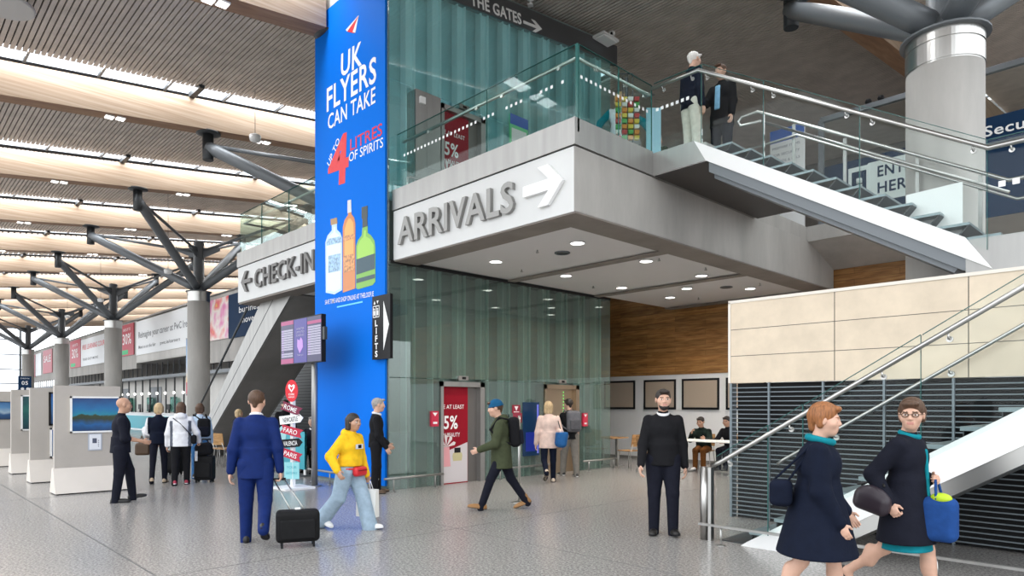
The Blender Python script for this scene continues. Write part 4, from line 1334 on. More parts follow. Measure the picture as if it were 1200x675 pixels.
e.plate([(0, .005), (.03, .06), (.03, .09), (0, .065), (-.03, .09), (-.03, .06)], o + Vector((RV.y, -RV.x, 0)) * .024, RV, EZ, .003, 1)
e.text('CORK', o + Vector((RV.y, -RV.x, 0)) * .021 - EZ * .085, RV, EZ, .04, .002, width=.12, align='CENTER', bold=.015)
e.text('AIRPORT', o + Vector((RV.y, -RV.x, 0)) * .021 - EZ * .135, RV, EZ, .03, .002, width=.13, align='CENTER', bold=.01)
e.build('emblem', [M_letter_w, M_red], d)
b_ = MB().plate([(-.15, .18), (.15, .18), (.15, .50), (-.15, .50)], Vector((px_, py_, 0)) + Vector((RV.y, -RV.x, 0)) * .04, RV, EZ, .01)
b_ = b_.build('info_board', plain('board_aqua', (.28, .62, .66), .4), t)
MB().text('YOUR', Vector((px_, py_, .38)) + Vector((RV.y, -RV.x, 0)) * .051, RV, EZ, .05, .002, width=.2, align='CENTER').text('GATEWAY', Vector((px_, py_, .27)) + Vector((RV.y, -RV.x, 0)) * .051, RV, EZ, .05, .002, width=.23, align='CENTER').build('lettering', M_teal, b_)
# teal poster stand behind
t = thing('poster_stand', 'teal poster stand behind the destination signpost', 'sign', (-14.2, 7.2, 0))
a, b = onY(322, 504, 7.0), onY(358, 553, 7.0)
MB().box(a.x, b.x, 6.98, 7.02, b.z + .05, a.z).build('panel', M_teal, t)
mb = MB()
mb.plate([(.20 * math.cos(2 * math.pi * k / 24), .20 * math.sin(2 * math.pi * k / 24)) for k in range(24)], (a.x + .45, 6.978, .9), EX, EZ, .003)
mb.build('round_graphic', plain('aqua_print', (.35, .65, .7), .4), t)
MB().box(a.x + .05, b.x - .05, 6.85, 7.15, 0, .04).build('base', M_steel, t)
MB().box(b.x - .06, b.x, 6.985, 7.015, 0.04, a.z).build('frame', M_white, t)

# ------------------------------------------------------------------ check-in side stair (behind the banner, going down to the left)
YS = 7.45
cs = thing('check_in_stair', 'steel clad staircase rising to the bridge under the check-in lettering', 'stairs', (-19, YS, 0))
top0, bot0 = onY(303, 360, YS), onY(240, 497, YS)
top1, bot1 = onY(331, 363, YS), onY(252, 500, YS)
def ext(a, b, z):
    f = (z - a.z) / (b.z - a.z)
    return a.x + (b.x - a.x) * f
P4 = [(ext(top0, bot0, 4.28), 4.28), (ext(top1, bot1, 4.28), 4.28), (ext(top1, bot1, 0.0), 0.0), (ext(top0, bot0, 0.0), 0.0)]
MB().prism(P4, 'Y', YS, YS + .06).build('side_cladding', M_inox_r, cs)
c0 = [(P4[0][0] + (P4[1][0] - P4[0][0]) * .42, 4.28), (P4[0][0] + (P4[1][0] - P4[0][0]) * .44, 4.28), (P4[3][0] + (P4[2][0] - P4[3][0]) * .44, 0), (P4[3][0] + (P4[2][0] - P4[3][0]) * .42, 0)]
MB().prism(c0, 'Y', YS - .004, YS).build('cladding_joint', M_steel_d, cs)
MB().prism(P4, 'Y', YS + 1.45, YS + 1.5).build('side_cladding', M_inox_r, cs)
MB().hexa([(P4[1][0] - .05, YS + .06, 4.28), (P4[1][0], YS + .06, 4.28), (P4[1][0], YS + 1.45, 4.28), (P4[1][0] - .05, YS + 1.45, 4.28)][::1] and
          [(P4[2][0] - .05, YS + .06, 0), (P4[2][0], YS + .06, 0), (P4[2][0], YS + 1.45, 0), (P4[2][0] - .05, YS + 1.45, 0),
           (P4[1][0] - .05, YS + .06, 4.28), (P4[1][0], YS + .06, 4.28), (P4[1][0], YS + 1.45, 4.28), (P4[1][0] - .05, YS + 1.45, 4.28)]).build('underside', M_conc_d, cs)
for i in range(24):
    z = .175 * (i + 1)
    f = z / 4.28
    x = P4[3][0] + (P4[0][0] - P4[3][0]) * f
    MB().box(x, x + .32, YS + .06, YS + 1.45, z - .16, z - .12).build('tread', M_steel, cs)
h0, h1 = onY(289, 363, YS), onY(232, 480, YS)
ox0 = Vector((h0.x, YS, h0.z)); ox1 = Vector((h1.x, YS, h1.z))
dd = (ox0 - ox1) / (ox0.z - ox1.z)
pB, pT = ox1 - dd * (ox1.z - 1.0), ox0 + dd * (5.0 - ox0.z)
MB().tube([pB, ox0 + dd * (4.2 - ox0.z)], .03, 10).build('handrail', M_steel_d, cs)
# dark wall behind
dw = structure(MB().box(-22.5, TX0, 9.6, 9.75, 0, 3.05).build('wall_dark', plain('charcoal_board', (.045, .05, .055), .5)))
mb = MB()
z = .1
while z < 3.0:
    mb.box(-22.5, TX0, 9.59, 9.6, z, z + .012)
    z += .09
mb.build('board_groove', M_dark, dw)
structure(MB().box(-22.5, TX0, 9.7, 10.0, 3.05, 4.28).build('wall_upper', M_conc_d))

# ------------------------------------------------------------------ exhibition boards
def art_mat(name, stops, nscale, nfac):
    m, nt, b = new_mat(name)
    tc = nt.nodes.new('ShaderNodeTexCoord')
    sp = nt.nodes.new('ShaderNodeSeparateXYZ')
    n = nt.nodes.new('ShaderNodeTexNoise')
    n.inputs['Scale'].default_value = nscale
    n.inputs['Detail'].default_value = 4
    ma = nt.nodes.new('ShaderNodeMath'); ma.operation = 'MULTIPLY_ADD'
    ma.inputs[1].default_value = nfac
    ad = nt.nodes.new('ShaderNodeMath'); ad.operation = 'ADD'
    ad.inputs[1].default_value = -nfac * .5
    r = nt.nodes.new('ShaderNodeValToRGB')
    e = r.color_ramp.elements
    e[0].position, e[0].color = stops[0][0], (*stops[0][1], 1)
    e[1].position, e[1].color = stops[-1][0], (*stops[-1][1], 1)
    for p, c in stops[1:-1]:
        k = e.new(p); k.color = (*c, 1)
    nt.links.new(tc.outputs['Generated'], sp.inputs[0])
    nt.links.new(tc.outputs['Object'], n.inputs['Vector'])
    nt.links.new(n.outputs['Fac'], ma.inputs[0])
    nt.links.new(sp.outputs['Z'], ma.inputs[2])
    nt.links.new(ma.outputs[0], ad.inputs[0])
    nt.links.new(ad.outputs[0], r.inputs[0])
    nt.links.new(r.outputs[0], b.inputs['Base Color'])
    b.inputs['Roughness'].default_value = .3
    return m
A_night = art_mat('art_night_bay', [(0, (.005, .03, .10)), (.22, (.006, .10, .30)), (.38, (.02, .035, .02)), (.47, (.03, .05, .02)), (.50, (.01, .22, .32)), (.65, (.005, .14, .36)), (1, (.004, .04, .17))], 7, .22)
A_green = art_mat('art_green_water', [(0, (.004, .03, .05)), (.35, (.008, .08, .09)), (.6, (.015, .14, .12)), (1, (.005, .05, .07))], 6, .5)
A_blue = art_mat('art_blue_sky', [(0, (.02, .06, .16)), (.4, (.05, .16, .36)), (.7, (.02, .18, .50)), (1, (.01, .08, .33))], 4, .3)
A_sea = art_mat('art_cloud_sea', [(0, (.01, .04, .12)), (.3, (.02, .08, .2)), (.42, (.3, .4, .5)), (.7, (.08, .22, .42)), (1, (.03, .12, .3))], 5, .3)
blabels = ['grey exhibition board with the night harbour photograph, nearest the bald man', 'grey exhibition board with two stacked frames, second from the bald man', 'grey exhibition board with a dark green picture, third from the bald man', 'grey exhibition board with a cloudy sea picture at the left edge']
def picture(t, X, p0, p1, mat, frame, wide=.035):
    a, b = onX(*p0, X), onX(*p1, X)
    y0, y1, z0, z1 = a.y, b.y, b.z, a.z
    f = MB()
    f.box(X, X + .03, y0, y1, z0, z0 + wide).box(X, X + .03, y0, y1, z1 - wide, z1).box(X, X + .03, y0, y0 + wide, z0, z1).box(X, X + .03, y1 - wide, y1, z0, z1)
    fo = f.build('picture_frame', frame, t)
    MB().box(X, X + .015, y0 + wide * .6, y1 - wide * .6, z0 + wide * .6, z1 - wide * .6).build('picture', mat, fo)
for k in range(4):
    X = -14.33 - 2.40 * k - (.06 * k)
    y0, y1 = 2.42, 3.46
    t = thing('exhibition_board', blabels[k], 'exhibition board', (X, (y0 + y1) / 2, 0), 0, 'exhibition boards')
    MB().box(X - .06, X + .06, y0, y1, .40, 1.94).build('board', M_panel, t)
    MB().prism([(X - .26, .02), (X + .26, .02), (X + .065, .46), (X - .065, .46)], 'Y', y0 - .02, y1 + .18).build('base', M_panel_b, t)
    MB().box(X - .24, X + .24, y0, y1, 0, .02).build('plinth', M_black, t)
    if k == 0:
        picture(t, X + .06, (82, 464.5), (141, 506), A_night, M_white, .03)
        a, b = onX(103, 508, X + .061), onX(119.5, 527.5, X + .061)
        c = MB().box(X + .06, X + .07, a.y, b.y, b.z, a.z).build('caption_card', plain('card_grey', (.42, .45, .52), .4), t)
        mb = MB().box(X + .07, X + .073, a.y + .02, b.y - .02, b.z + .02, a.z - .02)
        mb.box(X + .073, X + .074, a.y + .07, a.y + .14, a.z - .18, a.z - .09, 1)
        for j in range(4): mb.box(X + .073, X + .074, a.y + .16, b.y - .05, a.z - .14 - .035 * j, a.z - .125 - .035 * j, 1)
        mb.build('caption_sheet', [plain('paper', (.75, .77, .82), .6), plain('ink', (.08, .09, .14), .6)], c)
    if k == 1:
        picture(t, X + .06, (57, 459.5), (72, 498.5), A_blue, M_black, .035)
        picture(t, X + .06, (58.5, 501.5), (72, 536), A_blue, M_white, .035)
    if k == 2: picture(t, X + .06, (24.5, 463), (50, 504), A_green, M_white, .03)
    if k == 3: picture(t, X + .06, (-14, 470.5), (13, 491.5), A_sea, M_steel_d, .015)
# hanging wayfinding sign above
t = thing('wayfinding_sign', 'small navy gate number sign standing behind the exhibition boards', 'sign', (-34.25, 4.8, 2.1))
MB().box(-34.28, -34.22, 4.55, 5.0, 2.12, 2.78).build('panel', M_navy_sign, t)
MB().text('05', (-34.215, 4.66, 2.42), EY, EZ, .16, .003, width=.22, bold=.02).text('CHECK-IN', (-34.215, 4.62, 2.66), EY, EZ, .05, .003, width=.3).build('lettering', M_letter_w, t)
mb = MB()
for dy in (.0, .18): mb.plate([(.06 * math.cos(k), .06 * math.sin(k)) for k in [2 * math.pi * j / 16 for j in range(16)]], (-34.22, 4.69 + dy, 2.25), EY, EZ, .004)
mb.build('round_symbol', M_letter_w, t)
MB().tube([(-34.25, 4.78, 0), (-34.25, 4.78, 2.15)], .03, 10).build('post', M_steel_d, t)

# ------------------------------------------------------------------ check-in hall facade, far left
FYB = 13.0
fw = structure(MB().box(-95, -49.6, FYB, FYB + .3, 4.0, 7.25).box(-39.3, -22, FYB, FYB + .3, 3.75, 7.25).build('wall_check_in', M_conc))
bx1 = MB()
bx1.box(-49.6, -37, FYB - .02, FYB + .25, 4.42, 7.1)
bx1.box(-49.6, -37, FYB, 17, 4.35, 4.5)
bx1.build('bulkhead', M_conc_l, fw)
MB().box(-95, -22, 17, 17.3, 0, 7.25).build('rear_wall', M_conc, fw)
MB().box(-95, -22, FYB, 17, 7.2, 7.3).build('roof_slab', M_conc, fw)
MB().box(-95, -22, 12.4, FYB + .4, 3.15, 3.32).build('canopy', M_steel, fw)
mb = MB()
for k in range(70): mb.box(-94 + 1.05 * k, -93.95 + 1.05 * k, FYB + .1, FYB + .15, 3.32, 4.2)
mb.build('clerestory_bar', M_steel_d, fw)
M_ad_w = plain('advert_white', (.82, .84, .86), .4)
def advert(label, X0, X1, z0, z1, mat, texts, Y=FYB - .06, extra=None):
    t = thing('advert_panel', label, 'advert', ((X0 + X1) / 2, Y, z0), 0, 'adverts on the check-in wall')
    MB().box(X0, X1, Y, Y + .04, z0, z1).build('sheet', mat, t)
    mb = MB()
    for (s, x, z, cap, w, mi) in texts: mb.text(s, (x, Y - .004, z), EX, EZ, cap, .004, mi, width=w, bold=.01)
    if texts: mb.build('lettering', [M_letter_w, plain('ad_grey', (.18, .19, .21), .5) if 'ad_grey' not in MATS else MATS['ad_grey'], M_red], t)
    if extra: extra(t, Y)
    return t
M_adred = plain('advert_red', (.50, .03, .06), .4)
def green_tag(x0, x1, z0, z1):
    def f(t, Y): MB().box(x0, x1, Y - .005, Y, z0, z1).build('green_label', plain('tag_green', (.05, .5, .2), .5), t)
    return f
advert('white career recruitment advert beside the round column', -49.5, -37.3, 4.85, 7.05, M_ad_w, [('Reimagine your career at PwC Ireland', -48.9, 5.95, .42, 10.4, 1), ('Meet us at the fair', -48.9, 5.25, .22, 3.6, 1), ('pwc.ie/careers', -44.4, 5.25, .22, 3.6, 1)])
advert('red 30 percent advert left of the white career advert', -53.6, -50.05, 4.95, 7.1, M_adred, [('30%', -52.7, 5.75, .75, 2.1, 0), ('SAVE UP TO', -52.6, 6.65, .2, 1.8, 0)], extra=green_tag(-53.3, -51.4, 5.05, 5.35))
advert('red 30 percent advert beside the white and pink advert', -69.5, -65.6, 4.75, 7.1, M_adred, [('30%', -68.7, 5.6, .8, 2.3, 0), ('SAVE UP TO', -68.5, 6.6, .2, 2.0, 0)], extra=green_tag(-69.2, -67.5, 4.85, 5.15))
advert('white advert with a pink line of text behind the second column', -65.4, -56.0, 4.75, 6.95, M_ad_w, [('FREE LEARNING COURSE', -64.8, 6.1, .4, 7.8, 2), ('FIND OUT MORE', -64.6, 5.2, .2, 5.0, 1)])
advert('red advert farthest left on the check-in wall', -82, -77.5, 4.7, 7.0, M_adred, [('SALE', -81.5, 5.8, .7, 3.4, 0)])
advert('dark red narrow advert near the far end of the check-in wall', -88.5, -86.5, 4.5, 6.9, M_adred, [])
advert('white narrow advert left of the farthest red advert', -86.2, -83, 4.6, 6.9, M_ad_w, [])
M_art = stripes_img('advert_colours', (.85, .65, .05), [(.8, .10, .12), (.82, .75, .7), (.75, .2, .45), (.25, .1, .15)], .8)
advert('colourful yellow and red picture advert right of the round column', -36.4, -33.75, 4.9, 7.0, M_art, [])
advert('dark navy advert partly hidden by the check-in sign', -33.7, -29.0, 4.85, 7.0, M_navy_sign, [('business', -32.4, 6.0, .3, 2.6, 0), ('moves', -32.2, 5.5, .3, 1.8, 0)])
# blade banners on the columns
A_blade = art_mat('blade_print', [(0, (.5, .1, .12)), (.25, (.75, .45, .12)), (.5, (.35, .45, .6)), (.8, (.02, .18, .42)), (1, (.01, .10, .30))], 2, .15)
def blade(label, x0, x1, z0, z1, mat):
    t = thing('blade_banner', label, 'banner', ((x0 + x1) / 2, 10.5, z0), 0, 'blade banners on the columns')
    MB().box(x0, x1, 10.48, 10.52, z0, z1).build('sheet', mat, t)
    for z in (z0 + .02, z1): MB().box(x0, x1 + .45, 10.47, 10.53, z, z + .05).build('arm', M_steel, t)
    MB().box(x0 + .05, x1 - .05, 10.465, 10.48, z0 + .1, z0 + .6).build('foot_print', MATS.get('print_rose') or plain('print_rose', (.55, .08, .12), .5), t)
blade('blue and orange blade banner beside the round column', -32.25, -31.4, 2.0, 4.55, A_blade)
blade('blue blade banner beside the second column', -46.6, -45.5, 2.9, 4.55, A_blade)
# counters, posts and lamps below the canopy
t = thing('check_in_counter', 'long pale check-in counter below the canopy', 'counter', (-45, 12.5, 0))
MB().box(-62, -34, 12.4, 12.9, 0, 1.05).build('front', M_ad_w, t)
MB().box(-62, -34, 12.3, 13.0, 1.05, 1.1).build('top', M_white, t)
MB().box(-56, -40, 12.36, 12.4, .1, .9).build('teal_panel', M_teal, t)
for k in range(8):
    x = -53.5 + 1.9 * k
    m = MB().box(x, x + .5, 12.62, 12.66, 1.3, 1.62).box(x + .2, x + .3, 12.63, 12.7, 1.1, 1.32).box(x + .08, x + .42, 12.55, 12.75, 1.1, 1.12)
    mo = tag(m.build('monitor', M_black), f'small dark monitor on the check-in counter, {ORD[k]} from its left end', 'monitor', 'monitors on the check-in counter')
pw = structure(MB().box(-62, -24, 13.2, 13.25, 1.1, 3.15).build('wall_partition', M_conc_l))
for k in range(14):
    x = -58.2 + 1.55 * k
    lp = thing('canopy_lamp', 'small glowing lamp on a thin dark post below the check-in canopy', 'lamp', (x, 12.7, 1.1), 0, 'lamps below the check-in canopy')
    MB().box(x - .035, x + .035, 12.72, 12.79, 1.1, 3.15).build('post', M_steel_d, lp)
    MB().lathe((x + .1, 12.68, 2.2), [(.03, 0), (.06, .04), (.06, .11), (.03, .14)], 10).build('bulb', M_lamp, lp)
for k, x in enumerate((-56.5, -51.6, -47.3, -42.7, -38.6)):
    g = tag(MB().box(x, x + 1.2, 12.98, 13.0, 1.15, 2.05).build('desk_screen', glass('desk_glass', (.35, .55, .5), .1) if 'desk_glass' not in MATS else MATS['desk_glass']), f'green glass desk screen below the canopy, {ORD[k]} from the left', 'screen', 'desk screens below the canopy')
mb = MB().box(-47.5, -45.0, 13.17, 13.2, 1.1, 2.7)
mb2 = MB().box(-54, -52.0, 13.17, 13.2, 1.1, 2.7)
structure(mb.build('door_1', M_steel)); structure(mb2.build('door_2', M_steel))
# glazed end wall
ew = structure(MB().box(XW + .1, XW + .12, -12, 13, 0, 12).build('window_end', M_gl_roof))
mb = MB()
for k in range(9): mb.box(XW, XW + .25, -12 + 3.1 * k - .1, -12 + 3.1 * k + .1, 0, 12)
for z in (0.9, 2.4, 4.0, 5.6, 7.3, 9.0): mb.box(XW + .02, XW + .15, -12, 13, z - .05, z + .05)
mb.build('mullion', M_steel, ew)
# wood chairs near the check-in stair, seen at a distance
for k, (px, py) in enumerate(((257, 545), (265, 546))):
    c = onZ(px, py, 0)
    chair(['wooden chair at the foot of the check-in stair, left of the pair', 'wooden chair at the foot of the check-in stair, right of the pair'][k], (c.x, c.y, 0), math.radians(200))

# ------------------------------------------------------------------ hanging detectors, cameras, wires
def pendant(label, x, y, z, ztop):
    t = thing('hanging_detector', label, 'detector', (x, y, z), 0, 'detectors hanging on wires')
    MB().lathe((x, y, z), [(.05, 0), (.14, .02), (.16, .10), (.16, .17), (.06, .22)], 16).build('body', M_white, t)
    MB().tube([(x, y, z + .2), (x, y, ztop)], .008, 6).build('wire', M_steel_d, t)
for (px, py, D, lab) in ((299, 166, 19, 'white detector hanging on a wire beside the big strut left of the banner'), (197, 321, 28, 'white detector hanging below the struts of the round column'),
                         (118, 354, 37, 'white detector hanging between the first and second columns'), (79, 373, 46, 'white detector hanging near the third column'), (46, 386, 56, 'white detector hanging near the far column'),
                         (20, 397, 60, 'white detector hanging before the glazed end wall')):
    d_ = Vector(ray(px, py)) * D
    pendant(lab, d_.x, d_.y, 1.6 + d_.z, beam_z(d_.y) + .9)
def cctv(label, p, rz):
    t = thing('security_camera', label, 'camera', p, rz, 'security cameras')
    MB().box(-.06, .06, -.06, .06, 0, .03).tube([(0, 0, .03), (0, 0, .10)], .02, 8).build('bracket', M_white, t, local=True)
    MB().lathe((0, 0, .10), [(.03, 0), (.085, .04), (.09, .10), (.06, .15)], 16).build('housing', M_white, t, local=True)
    MB().lathe((.0, -.06, .12), [(.03, 0), (.04, .03), (.03, .06)], 12).build('lens', M_black, t, local=True)
cctv('white security camera on top of the header sign near the gates arrow', (TX1, 10.75, 10.13 + SL * (10.75 - TY0)), 0.6)
cctv('white security camera at the right end of the header sign', (TX1 + .0, 13.7, 10.13 + SL * (13.7 - TY0)), 0.6)
t = thing('floodlight', 'white floodlight pair at the right end of the header sign', 'light', (TX1 + .1, 13.2, 10.6))
zf = 9.72 + SL * (13.3 - TY0)
MB().box(TX1 + .03, TX1 + .38, 12.9, 13.5, zf + .2, zf + .26).build('housing', M_white, t)
MB().box(TX1 + .06, TX1 + .35, 12.95, 13.45, zf + .17, zf + .2).build('lens', M_white, t)
# round suspended disc at the upper left corner
c = Vector(ray(4, 8)) * 13.4
t = thing('ceiling_disc', 'round pale disc hanging under the ceiling at the top left corner', 'speaker', (c.x, c.y, 1.6 + c.z))
MB().lathe((c.x, c.y, 1.6 + c.z), [(.50, .0), (.53, .02), (.53, .06), (.48, .09)], 40).build('disc', plain('disc_pale', (.55, .53, .51), .6), t)
MB().tube([(c.x, c.y, 1.6 + c.z + .08), (c.x, c.y, beam_z(c.y) + .92)], .015, 8).build('stem', M_steel, t)
# tall poster on the lift wall at bridge level
t = thing('poster_stand', 'green edged notice stand on the bridge beside the upper lift', 'sign', (-10.2, 10.3, 5.5))
MB().box(TX1 + .02, TX1 + .05, 10.07, 10.62, 6.75, 7.92).build('frame', plain('frame_green', (.15, .62, .30), .4), t)
MB().box(TX1 + .05, TX1 + .055, 10.12, 10.57, 6.8, 7.62).build('sheet', M_white, t)
MB().box(TX1 + .05, TX1 + .057, 10.07, 10.62, 7.70, 7.92).build('blue_top', MATS['header_blue'], t)
MB().box(TX1 + .03, TX1 + .06, 10.2, 10.5, 5.5, 6.75).build('post', M_steel, t)

# ------------------------------------------------------------------ people: bodies grown as one smooth surface
def n3(v):
    v = np.asarray(v, float)
    return v / (np.linalg.norm(v) + 1e-9)
class SDF:
    """smooth union of rounded primitives, meshed with surface nets"""
    def __init__(self, k=0.02): self.p, self.k = [], k
    def cap(self, a, b, ra, rb=None, k=None, sub=False, flat=None):
        """tapered capsule; flat = (unit axis, factor): squeezed along that axis"""
        a, b = np.asarray(a, float), np.asarray(b, float)
        rb = ra if rb is None else rb
        ax, fac = (None, 1.0) if flat is None else (n3(flat[0]), flat[1])
        def f(P):
            if ax is not None:
                c = a
                q = P - c
                h = q @ ax
                P = c + q + np.outer(h * (1 / fac - 1), ax).reshape(P.shape)
                bb = b - a
                bb = a + bb + ax * ((bb @ ax) * (1 / fac - 1))
            else: bb = b
            d = bb - a
            L = d @ d + 1e-12
            t = np.clip(((P - a) @ d) / L, 0, 1)
            return (np.linalg.norm(P - a - t[..., None] * d, axis=-1) - (ra + (rb - ra) * t)) * (fac if ax is not None and fac < 1 else 1)
        m = max(ra, rb)
        self.p.append((f, np.minimum(a, b) - m, np.maximum(a, b) + m, k, sub))
        return self
    def ell(self, c, r, R=None, k=None, sub=False):
        c, r = np.asarray(c, float), np.asarray(r, float)
        Rm = np.eye(3) if R is None else np.asarray(R, float)     # columns = local axes
        def f(P):
            q = (P - c) @ Rm
            k0 = np.linalg.norm(q / r, axis=-1)
            k1 = np.linalg.norm(q / (r * r), axis=-1)
            return np.where(k1 > 1e-6, k0 * (k0 - 1) / np.maximum(k1, 1e-6), -r.min())
        m = r.max()
        self.p.append((f, c - m, c + m, k, sub))
        return self
    def frus(self, c0, c1, r0, r1, k=None, sub=False):
        """vertical elliptical frustum with flat ends; c = (x, y, z), r = (rx, ry)"""
        c0, c1, r0, r1 = [np.asarray(q, float) for q in (c0, c1, r0, r1)]
        def f(P):
            t = (P[..., 2] - c0[2]) / (c1[2] - c0[2])
            tc = np.clip(t, 0, 1)
            cx = c0[:2] + tc[..., None] * (c1[:2] - c0[:2])
            rr = r0 + tc[..., None] * (r1 - r0)
            q = (P[..., :2] - cx) / rr
            d = (np.linalg.norm(q, axis=-1) - 1) * rr.min(-1)
            z0, z1 = min(c0[2], c1[2]), max(c0[2], c1[2])
            return np.maximum(d, np.maximum(z0 - P[..., 2], P[..., 2] - z1))
        m = max(r0.max(), r1.max())
        lo = np.minimum(c0, c1) - [m, m, 0]
        hi = np.maximum(c0, c1) + [m, m, 0]
        self.p.append((f, lo, hi, k, sub))
        return self
    def box(self, c, h, R=None, rnd=0.02, k=None, sub=False):
        c, h = np.asarray(c, float), np.asarray(h, float)
        Rm = np.eye(3) if R is None else np.asarray(R, float)
        def f(P):
            q = np.abs((P - c) @ Rm) - (h - rnd)
            return np.linalg.norm(np.maximum(q, 0), axis=-1) + np.minimum(q.max(-1), 0) - rnd
        m = np.linalg.norm(h)
        self.p.append((f, c - m, c + m, k, sub))
        return self
    def cut(self, p, n):
        """keep the side the normal points away from"""
        p, n = np.asarray(p, float), n3(n)
        self.p.append((lambda P: -((P - p) @ n), None, None, 0.002, True))
        return self
    def mesh(self, res):
        pos = [q for q in self.p if not q[4]]
        lo = np.min([q[1] for q in pos], axis=0) - 2.5 * res
        hi = np.max([q[2] for q in pos], axis=0) + 2.5 * res
        n = np.ceil((hi - lo) / res).astype(int) + 1
        F = np.full(n, 1.0)
        ax = [lo[i] + res * np.arange(n[i]) for i in range(3)]
        for f, a, b, k, sub in self.p:
            kk = self.k if k is None else k
            if a is None: i0, i1 = np.zeros(3, int), n
            else:
                i0 = np.clip(np.floor((a - kk * 2 - 2 * res - lo) / res).astype(int), 0, n)
                i1 = np.clip(np.ceil((b + kk * 2 + 2 * res - lo) / res).astype(int) + 1, 0, n)
            if (i1 <= i0).any(): continue
            sl = tuple(slice(i0[i], i1[i]) for i in range(3))
            P = np.stack(np.meshgrid(*[ax[i][sl[i]] for i in range(3)], indexing='ij'), -1)
            d = f(P)
            A = F[sl]
            if sub:
                d = -d
                h = np.maximum(kk - np.abs(A - d), 0) / max(kk, 1e-6)
                F[sl] = np.maximum(A, d) + h * h * kk * .25
            else:
                h = np.maximum(kk - np.abs(A - d), 0) / max(kk, 1e-6)
                F[sl] = np.minimum(A, d) - h * h * kk * .25
        return surface_nets(F, lo, res)
def surface_nets(F, lo, res):
    S = F < 0
    n = np.array(F.shape)
    c = [S[i:n[0] - 1 + i, j:n[1] - 1 + j, k:n[2] - 1 + k] for i in (0, 1) for j in (0, 1) for k in (0, 1)]
    tot = sum(x.astype(np.int8) for x in c)
    act = (tot > 0) & (tot < 8)
    idx = np.full(act.shape, -1)
    cells = np.argwhere(act)
    idx[act] = np.arange(len(cells))
    corners = np.array([(i, j, k) for i in (0, 1) for j in (0, 1) for k in (0, 1)])
    vals = np.stack([F[cells[:, 0] + q[0], cells[:, 1] + q[1], cells[:, 2] + q[2]] for q in corners], 1)
    acc = np.zeros((len(cells), 3)); cnt = np.zeros(len(cells))
    for a in range(8):
        for b in range(a + 1, 8):
            if np.abs(corners[a] - corners[b]).sum() != 1: continue
            va, vb = vals[:, a], vals[:, b]
            cr = (va < 0) != (vb < 0)
            t = np.where(cr, va / np.where(cr, va - vb, 1), 0)
            acc += np.where(cr[:, None], corners[a] + t[:, None] * (corners[b] - corners[a]), 0)
            cnt += cr
    V = lo + res * (cells + acc / cnt[:, None])
    Q = []
    for axis in range(3):
        o1, o2 = [(1, 2), (2, 0), (0, 1)][axis]
        sh = list(n); sh[axis] -= 1
        s0 = [slice(0, n[i]) for i in range(3)]; s1 = list(s0)
        s0[axis] = slice(0, n[axis] - 1); s1[axis] = slice(1, n[axis])
        A, B = S[tuple(s0)], S[tuple(s1)]
        e = np.argwhere(A != B)
        e = e[(e[:, o1] > 0) & (e[:, o2] > 0) & (e[:, o1] < n[o1] - 1) & (e[:, o2] < n[o2] - 1)]
        if len(e) == 0: continue
        flip = A[tuple(e.T)]
        def at(d1, d2):
            q = e.copy(); q[:, o1] -= d1; q[:, o2] -= d2
            return idx[tuple(q.T)]
        quad = np.stack([at(1, 1), at(0, 1), at(0, 0), at(1, 0)], 1)
        quad[~flip] = quad[~flip][:, ::-1]
        Q.append(quad)
    Q = np.concatenate(Q)
    Q = Q[(Q >= 0).all(1)]
    return V, Q
def soft_object(name, meshes, mats, parent, classify=None):
    me = bpy.data.meshes.new(name)
    V, Fc, MI = [], [], []
    o = 0
    for (v, q, mi) in meshes:
        V.append(v); Fc.append(q + o); MI.append(np.full(len(q), mi)); o += len(v)
    V, Fc, MI = np.concatenate(V), np.concatenate(Fc), np.concatenate(MI)
    me.vertices.add(len(V)); me.vertices.foreach_set('co', V.astype(np.float32).ravel())
    me.loops.add(len(Fc) * 4); me.loops.foreach_set('vertex_index', Fc.astype(np.int32).ravel())
    me.polygons.add(len(Fc))
    me.polygons.foreach_set('loop_start', np.arange(0, len(Fc) * 4, 4, dtype=np.int32))
    me.polygons.foreach_set('loop_total', np.full(len(Fc), 4, dtype=np.int32))
    for m in mats: me.materials.append(m)
    if classify is not None: MI = classify(V[Fc].mean(1), MI)
    me.polygons.foreach_set('material_index', MI.astype(np.int32))
    me.polygons.foreach_set('use_smooth', np.ones(len(Fc), bool))
    me.update(); me.validate()
    ob = bpy.data.objects.new(name, me)
    C.objects.link(ob)
    if parent is not None: ob.parent = parent
    return ob

CL = {}
def cloth(name, col, rough=.85, bump=.35, scale=14, noise=.12):
    if name not in CL: CL[name] = plain(name, col, rough, noise=noise, scale=scale, bump=bump, spec=.15)
    return CL[name]
SKIN = {'light': plain('skin_light', (.62, .37, .27), .5, noise=.05, scale=20), 'tan': plain('skin_tan', (.48, .27, .18), .5, noise=.05, scale=20)}
M_lip = plain('lip', (.50, .22, .18), .5)
M_eyew = plain('eye_white', (.75, .73, .70), .3)
M_iris = plain('eye_dark', (.03, .022, .02), .2)
def rotm(axis, deg):
    return np.array(Matrix.Rotation(math.radians(deg), 3, Vector(axis)))

